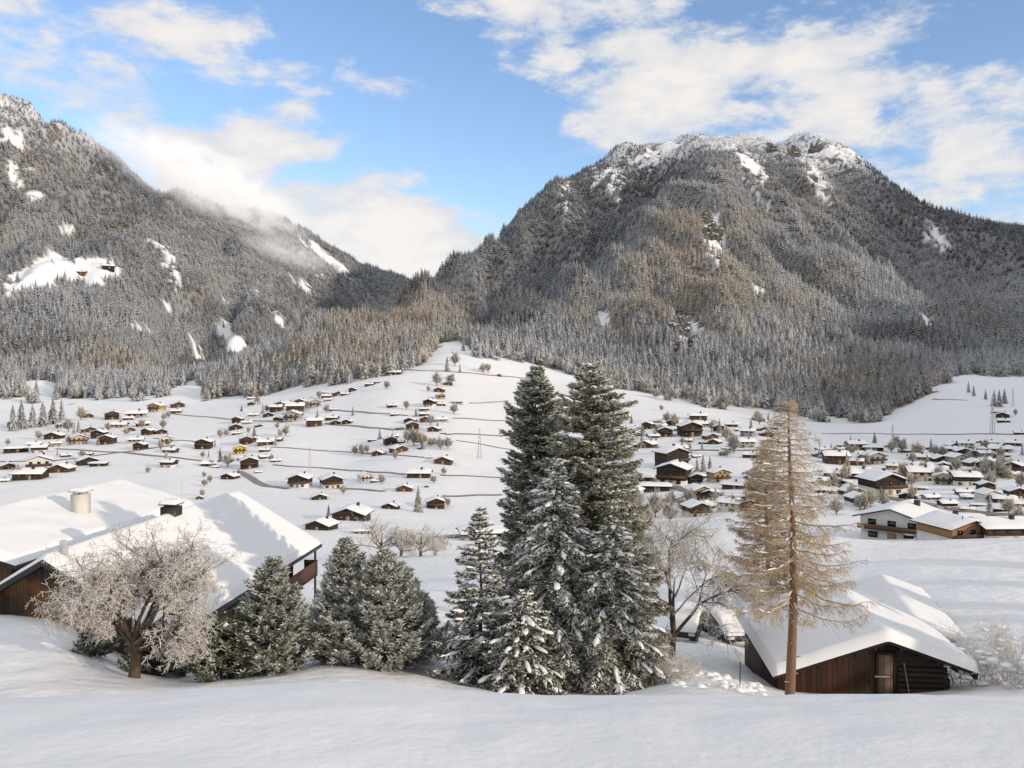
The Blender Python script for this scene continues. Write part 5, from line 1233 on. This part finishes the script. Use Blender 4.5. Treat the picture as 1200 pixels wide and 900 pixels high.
# ------------------------------------------------------------------ single trees and clumps in the valley
fp = []
trng = np.random.default_rng(91)
for k in range(4):
    Vb, Fr = conifer_arrays(trng, 15, 13); mb = MB(); C = tree_cols(Fr, None, [0.95, 0.8, 1.1, 0.3][k], [0.2, 0.5, 0.0, 0.1][k], False); mb.add(Vb.reshape(-1, 3), np.arange(len(Vb) * 4).reshape(-1, 4), C.reshape(-1, 3)); fp.append(mb.mesh('crown', M_FOREST))
rp = []
for k in range(4):
    Vb, Fr = round_arrays(trng, 420); 
    s_ = (Vb[:, 1] - Vb[:, 3]); Vb[:, 1] -= s_ * 0.28; Vb[:, 3] += s_ * 0.28
    mb = MB(); C = tree_cols(Fr, None, [1.1, 0.95, 0.75, 1.2][k], [0.5, 0.3, 0.1, 0.9][k], True); mb.add(Vb.reshape(-1, 3), np.arange(len(Vb) * 4).reshape(-1, 4), C.reshape(-1, 3)); rp.append(mb.mesh('crown', M_FOREST))
mb = MB(); mb.tube([(0, 0, -0.05), (0.01, 0, 0.25), (0, 0, 0.6)], [0.022, 0.018, 0.008], 6); TRM = mb.mesh('trunk', M_BARK)
TREES = [  # column, row, height, kind (c conifer / d dark conifer / r rounded / b bush), place
 *[(u, v, h, 'c', 'clump above the far-left hamlet') for u, v, h in ((15,505,32),(25,503,36),(38,501,30),(50,500,30),(62,497,32),(72,495,28))], (80,506,18,'r','clump above the far-left hamlet'),(95,492,18,'r','clump above the far-left hamlet'),(45,515,13,'r','far-left hamlet'),(100,520,15,'r','far-left hamlet'),(82,521,13,'r','far-left hamlet'),(166,501,11,'r','far-left hamlet'),(148,510,10,'r','far-left hamlet'),(22,562,20,'r','far-left hamlet'),(87,511,16,'c','far-left hamlet'),(92,509,17,'c','far-left hamlet'),
 (258,513,12,'r','hamlet on the left of the slope'),(265,511,9,'r','hamlet on the left of the slope'),(252,523,9,'c','hamlet on the left of the slope'),(258,541,17,'d','hamlet on the left of the slope'),(267,547,18,'r','hamlet on the left of the slope'),(246,565,10,'r','hamlet on the left of the slope'),(298,511,13,'c','hamlet on the left of the slope'),(237,582,11,'r','hamlet on the left of the slope'),(318,541,11,'r','hamlet on the left of the slope'),
 (283,482,8,'d','top-left row of chalets'),(308,485,13,'c','top-left row of chalets'),(335,511,15,'r','top-left row of chalets'),(328,512,11,'r','top-left row of chalets'),(372,490,11,'c','top-left row of chalets'),(453,456,12,'r','top-left row of chalets'),
 (385,604,14,'d','lower slope behind the near chalet'),(402,579,13,'r','lower slope behind the near chalet'),(416,533,14,'r','middle slope'),(424,533,15,'r','middle slope'),(430,531,12,'r','middle slope'),
 (524,435,18,'c','top of the fan'),(533,429,20,'r','top of the fan'),(539,436,11,'c','top of the fan'),(566,437,13,'r','top of the fan'),(572,437,13,'r','top of the fan'),(512,452,18,'r','top of the fan'),(528,451,15,'r','top of the fan'),(502,459,8,'r','top of the fan'),(543,411,14,'c','top of the fan'),(549,405,14,'c','top of the fan'),
 (485,522,24,'r','middle row of chalets'),(494,523,20,'r','middle row of chalets'),(478,519,18,'r','middle row of chalets'),(516,527,17,'r','middle row of chalets'),(525,526,16,'r','middle row of chalets'),(505,523,12,'r','middle row of chalets'),(490,600,32,'c','chalets on the lower middle slope'),(508,566,11,'r','chalets on the lower middle slope'),(519,592,14,'r','chalets on the lower middle slope'),(525,593,11,'r','chalets on the lower middle slope'),(447,567,14,'r','chalets on the lower middle slope'),(520,556,10,'r','chalets on the lower middle slope'),
 (740,496,11,'c','back of the valley village'),(817,552,18,'c','dark hotels in the valley village'),(824,553,21,'c','dark hotels in the valley village'),(832,551,18,'c','dark hotels in the valley village'),(860,531,26,'r','back of the valley village'),(851,516,18,'r','back of the valley village'),(775,481,8,'r','back of the valley village'),(800,520,9,'r','back of the valley village'),(752,508,11,'r','back of the valley village'),
 (1025,519,14,'c','back rows of the right village'),(1002,531,12,'r','back rows of the right village'),(1050,522,14,'r','back rows of the right village'),(1057,531,20,'r','back rows of the right village'),(1075,536,20,'r','back rows of the right village'),(1091,530,17,'c','back rows of the right village'),(1096,534,14,'r','back rows of the right village'),(1140,529,10,'c','back rows of the right village'),
 (1060,562,24,'r','middle of the right village'),(1068,571,20,'r','middle of the right village'),(1155,556,24,'r','middle of the right village'),(1167,560,28,'r','middle of the right village'),(1174,549,18,'r','middle of the right village'),(1020,594,24,'r','front of the right village'),(1036,596,26,'r','front of the right village'),(1008,598,22,'r','front of the right village'),(1182,602,22,'r','front of the right village'),(1194,612,24,'r','front of the right village'),
 (1078,634,26,'c','big white house in the right village'),(1090,635,30,'c','big white house in the right village'),(1102,635,26,'c','big white house in the right village'),(1128,636,34,'c','big white house in the right village'),
 (1135,460,14,'c','far-right meadow'),(1141,464,13,'c','far-right meadow'),(1155,468,12,'c','far-right meadow'),(1165,476,20,'c','far-right meadow'),(1171,477,21,'c','far-right meadow'),(1177,473,18,'c','far-right meadow'),(1190,487,9,'r','far-right meadow'),
 (745,600,34,'r','spruces and the valley village'),(768,606,34,'r','spruces and the valley village'),(785,612,26,'r','spruces and the valley village'),(757,618,30,'r','spruces and the valley village'),(800,600,20,'r','spruces and the valley village'),
]
for (n, u0, u1, v0, v1, h0, h1, pl) in [(26, 955, 1198, 520, 548, 9, 18, 'back rows of the right village'), (24, 960, 1198, 550, 604, 14, 26, 'middle of the right village'), (22, 728, 920, 490, 540, 9, 18, 'back of the valley village'), (10, 735, 900, 545, 605, 14, 24, 'dark hotels in the valley village'),
                                   (16, 4, 205, 486, 560, 8, 14, 'far-left hamlet'), (10, 285, 415, 465, 500, 7, 12, 'top-left row of chalets'), (10, 236, 330, 500, 570, 7, 13, 'hamlet on the left of the slope'), (10, 440, 540, 470, 540, 8, 15, 'middle row of chalets')]:
    for _ in range(n): TREES.append((round(xr.uniform(u0, u1), 1), round(xr.uniform(v0, v1), 1), round(xr.uniform(h0, h1), 1), 'r' if xr.uniform() < 0.75 else 'c', pl))
KW = {'c': 'frosted conifer', 'd': 'small dark green conifer', 'r': 'hoarfrosted bare round-crowned tree'}
tl_ = ordinal_labels([((t[3], t[4]), t[0], t[1]) for t in TREES], lambda k: f'{KW[k[0]]} by the {k[1]}', lambda k, o: f'{KW[k[0]]}, {o} by the {k[1]}')
for i, (u, v, h, k, pl) in enumerate(TREES):
    X, Y, Z = pick(u, v, 180); H = h / F * Y
    root = empty('valley_conifer' if k in 'cd' else 'frosted_tree', (X, Y, Z - 0.2), trng.uniform(0, 6.28)); tag(root, tl_[i], 'conifer' if k in 'cd' else 'tree', 'trees in the valley')
    c = link(bpy.data.objects.new('crown', fp[3] if k == 'd' else fp[i % 3] if k == 'c' else rp[i % 4])); c.parent = root
    t = link(bpy.data.objects.new('trunk', TRM)); t.parent = root
    w = H * (trng.uniform(1.15, 1.45) if k in 'cd' else trng.uniform(1.1, 1.5)); root.scale = (w, w, H)

# big frosted trees standing just below the chalet garden
for (u, Y, v, R, lab, sd) in [(447, 108, 612, 3.6, 'large hoarfrosted tree, leftmost of the pale group below the chalet', 501), (470, 112, 620, 2.6, 'hoarfrosted tree in the middle of the pale group below the chalet', 502), (493, 106, 618, 2.6, 'hoarfrosted tree near the right end of the pale group below the chalet', 503), (510, 115, 625, 2.0, 'small hoarfrosted tree at the right end of the pale group below the chalet', 504)]:
    L_ = at(u, Y); H = top_h(L_, v); lim = []
    g_ = np.random.default_rng(sd)
    for q in range(9):
        a = q * 2.4; lim.append(((0, 0, H * (0.12 + 0.03 * q)), (math.cos(a), math.sin(a), 0.7 + 0.25 * (q % 4)), R * g_.uniform(0.8, 1.1), 0.10))
    bare_tree(L_, lim, [(8, 0.55, 0.8, 0.04, 0.12), (6, 0.6, 0.9, 0.10, 0.2), (5, 0.6, 0.9, 0.2, 0.25), (0, 0, 0, 0.3, 0.28)], lab, sd, name='frosted_tree', trunk=([(0, 0, -0.4), (0, 0, H * .3), (0.1, 0, H * .7)], [0.22, 0.17, 0.05]))

# snow barriers under the summit
for i, (u, v, n, drp) in enumerate([(792,160,6,0),(783,166,6,0),(775,173,6,0),(768,180,6,0),(722,190,3,0),(718,198,3,0),(757,188,4,0)]):
    X, Y, Z = pick(u, v + 5, 2400); root = empty('avalanche_barrier', (X, Y, Z)); tag(root, f'{ORD[i]} from top of the snow-rimmed avalanche barriers below the left summit shoulder' if i < 4 else ['upper short avalanche barrier on the left flank of the summit', 'lower short avalanche barrier on the left flank of the summit', 'isolated short avalanche barrier between the two barrier groups'][i - 4], 'barrier', 'avalanche barriers under the summit')
    for sgn, nm in ((0, 'fence_rail'), (1, 'fence_posts')):
        m = MB()
        for j in range(n):
            x = (j - n / 2) * 9.0; dz = float(ground(np.array([X + x]), np.array([Y]))[0]) - Z
            if nm == 'fence_rail': m.box(x, x + 8.7, -0.4, 0.4, dz + 3.0, dz + 6.0)
            else: m.box(x - 0.35, x + 0.35, 0.5, 1.2, dz - 6, dz + 6)
        m.build(nm, M_SNOWR if nm == 'fence_rail' else M_DARKMETAL, root)
# rock outcrops on the wooded face
rrng = np.random.default_rng(8)
for i, (u, v, s, lab) in enumerate([(800,392,16,'dark snow-dusted rock face low on the main mountain above the village'),(814,408,11,'small dark crag just below the large rock face'),(836,280,14,'sunlit pale crag high in the middle of the main mountain'),(829,262,9,'small crag above the sunlit pale crag'),(790,410,9,'small dark crag left below the large rock face'),(905,178,8,'snowy rock band under the right summit'),(930,183,9,'snowy rock step under the right summit'),(955,178,8,'rightmost snowy rock step under the right summit')]):
    X, Y, Z = pick(u, v, 1000); V, Fc = ico()
    import bmesh
    bm = bmesh.new(); bmesh.ops.create_icosphere(bm, subdivisions=4, radius=1.0)
    r = s / F * Y
    for vv in bm.verts:
        c = vv.co.copy(); d = 0.55 * mnoise.fractal(c * 1.6 + Vector((i * 7, 0, 0)), 0.6, 2.2, 5); st_ = 0.10 * math.sin(c.z * 14 + d * 8)
        vv.co = Vector((c.x * 0.8, c.y * 0.35, c.z * 0.95)) * (1 + d + st_) * r
    me = bpy.data.meshes.new('rock_outcrop'); bm.to_mesh(me); bm.free(); me.materials.append(M_ROCK)
    o = link(bpy.data.objects.new('rock_outcrop', me)); o.location = (X, Y + r * 0.1, Z + r * 0.25); tag(o, lab, 'rock')

# ------------------------------------------------------------------ drifting mist along the left ridge
def mist(A, B, ru, rv, label, dens, seed):
    A, B = Vector(A), Vector(B); c = (A + B) / 2; ax_ = (B - A) / 2
    import bmesh
    bm = bmesh.new(); bmesh.ops.create_icosphere(bm, subdivisions=4, radius=1.0)
    e1 = ax_.normalized(); e2 = Vector((-e1.y, e1.x, 0)).normalized(); e3 = e1.cross(e2)
    for v in bm.verts:
        k = 1 + 0.28 * mnoise.fractal(v.co * 1.8 + Vector((seed, 0, 0)), 0.7, 2.0, 4)
        v.co = v.co * k
    me = bpy.data.meshes.new('mist'); bm.to_mesh(me); bm.free()
    o = link(bpy.data.objects.new('mist', me))
    M = Matrix((( *e1,), (*e2,), (*e3,))).transposed().to_4x4(); M.translation = c
    o.matrix_world = M @ Matrix.Diagonal((ax_.length, ru, rv, 1))
    m = bpy.data.materials.new('mist'); m.use_nodes = True; nt = m.node_tree; nt.nodes.remove(nt.nodes['Principled BSDF'])
    vs = N(nt, 'ShaderNodeVolumeScatter'); vs.inputs['Color'].default_value = (0.9, 0.9, 0.9, 1); vs.inputs['Anisotropy'].default_value = 0.2
    tc = N(nt, 'ShaderNodeTexCoord'); co = tc.outputs['Object']
    ln = N(nt, 'ShaderNodeVectorMath', operation='LENGTH'); nt.links.new(co, ln.inputs[0])
    fall = math_n(nt, 'SUBTRACT', 1.0, ramp(nt, ln.outputs['Value'], (0.15, 0.95)))
    nz = noise_n(nt, 2.6, 6, 0.6, scaled(nt, co, (2.6, 1.1, 1.1)), 0.9)
    dn = math_n(nt, 'MULTIPLY', math_n(nt, 'MULTIPLY', fall, ramp(nt, nz, (0.37, 0.62))), dens)
    nt.links.new(dn, vs.inputs['Density']); 
    em = N(nt, 'ShaderNodeEmission'); em.inputs['Color'].default_value = (1.0, 0.95, 0.90, 1)
    nt.links.new(math_n(nt, 'MULTIPLY', dn, 0.29), em.inputs['Strength'])      # added glow in place of light scattered many times inside the mist
    ad = N(nt, 'ShaderNodeAddShader'); nt.links.new(vs.outputs[0], ad.inputs[0]); nt.links.new(em.outputs[0], ad.inputs[1])
    nt.links.new(ad.outputs[0], nt.nodes['Material Output'].inputs['Volume'])
    me.materials.append(m); tag(o, label, 'mist', kind='stuff')
mist(pt(50, 118, 2380), pt(390, 288, 3150), 170, 125, 'thin white mist drifting over the left mountain ridge', 0.030, 3)
mist(pt(270, 270, 2500), pt(400, 318, 3000), 110, 55, 'loose patch of mist hanging below the left ridge', 0.012, 8)
mist(pt(760, 172, 2900), pt(960, 158, 3000), 120, 45, 'wisp of cloud wrapping the main summit', 0.006, 5)
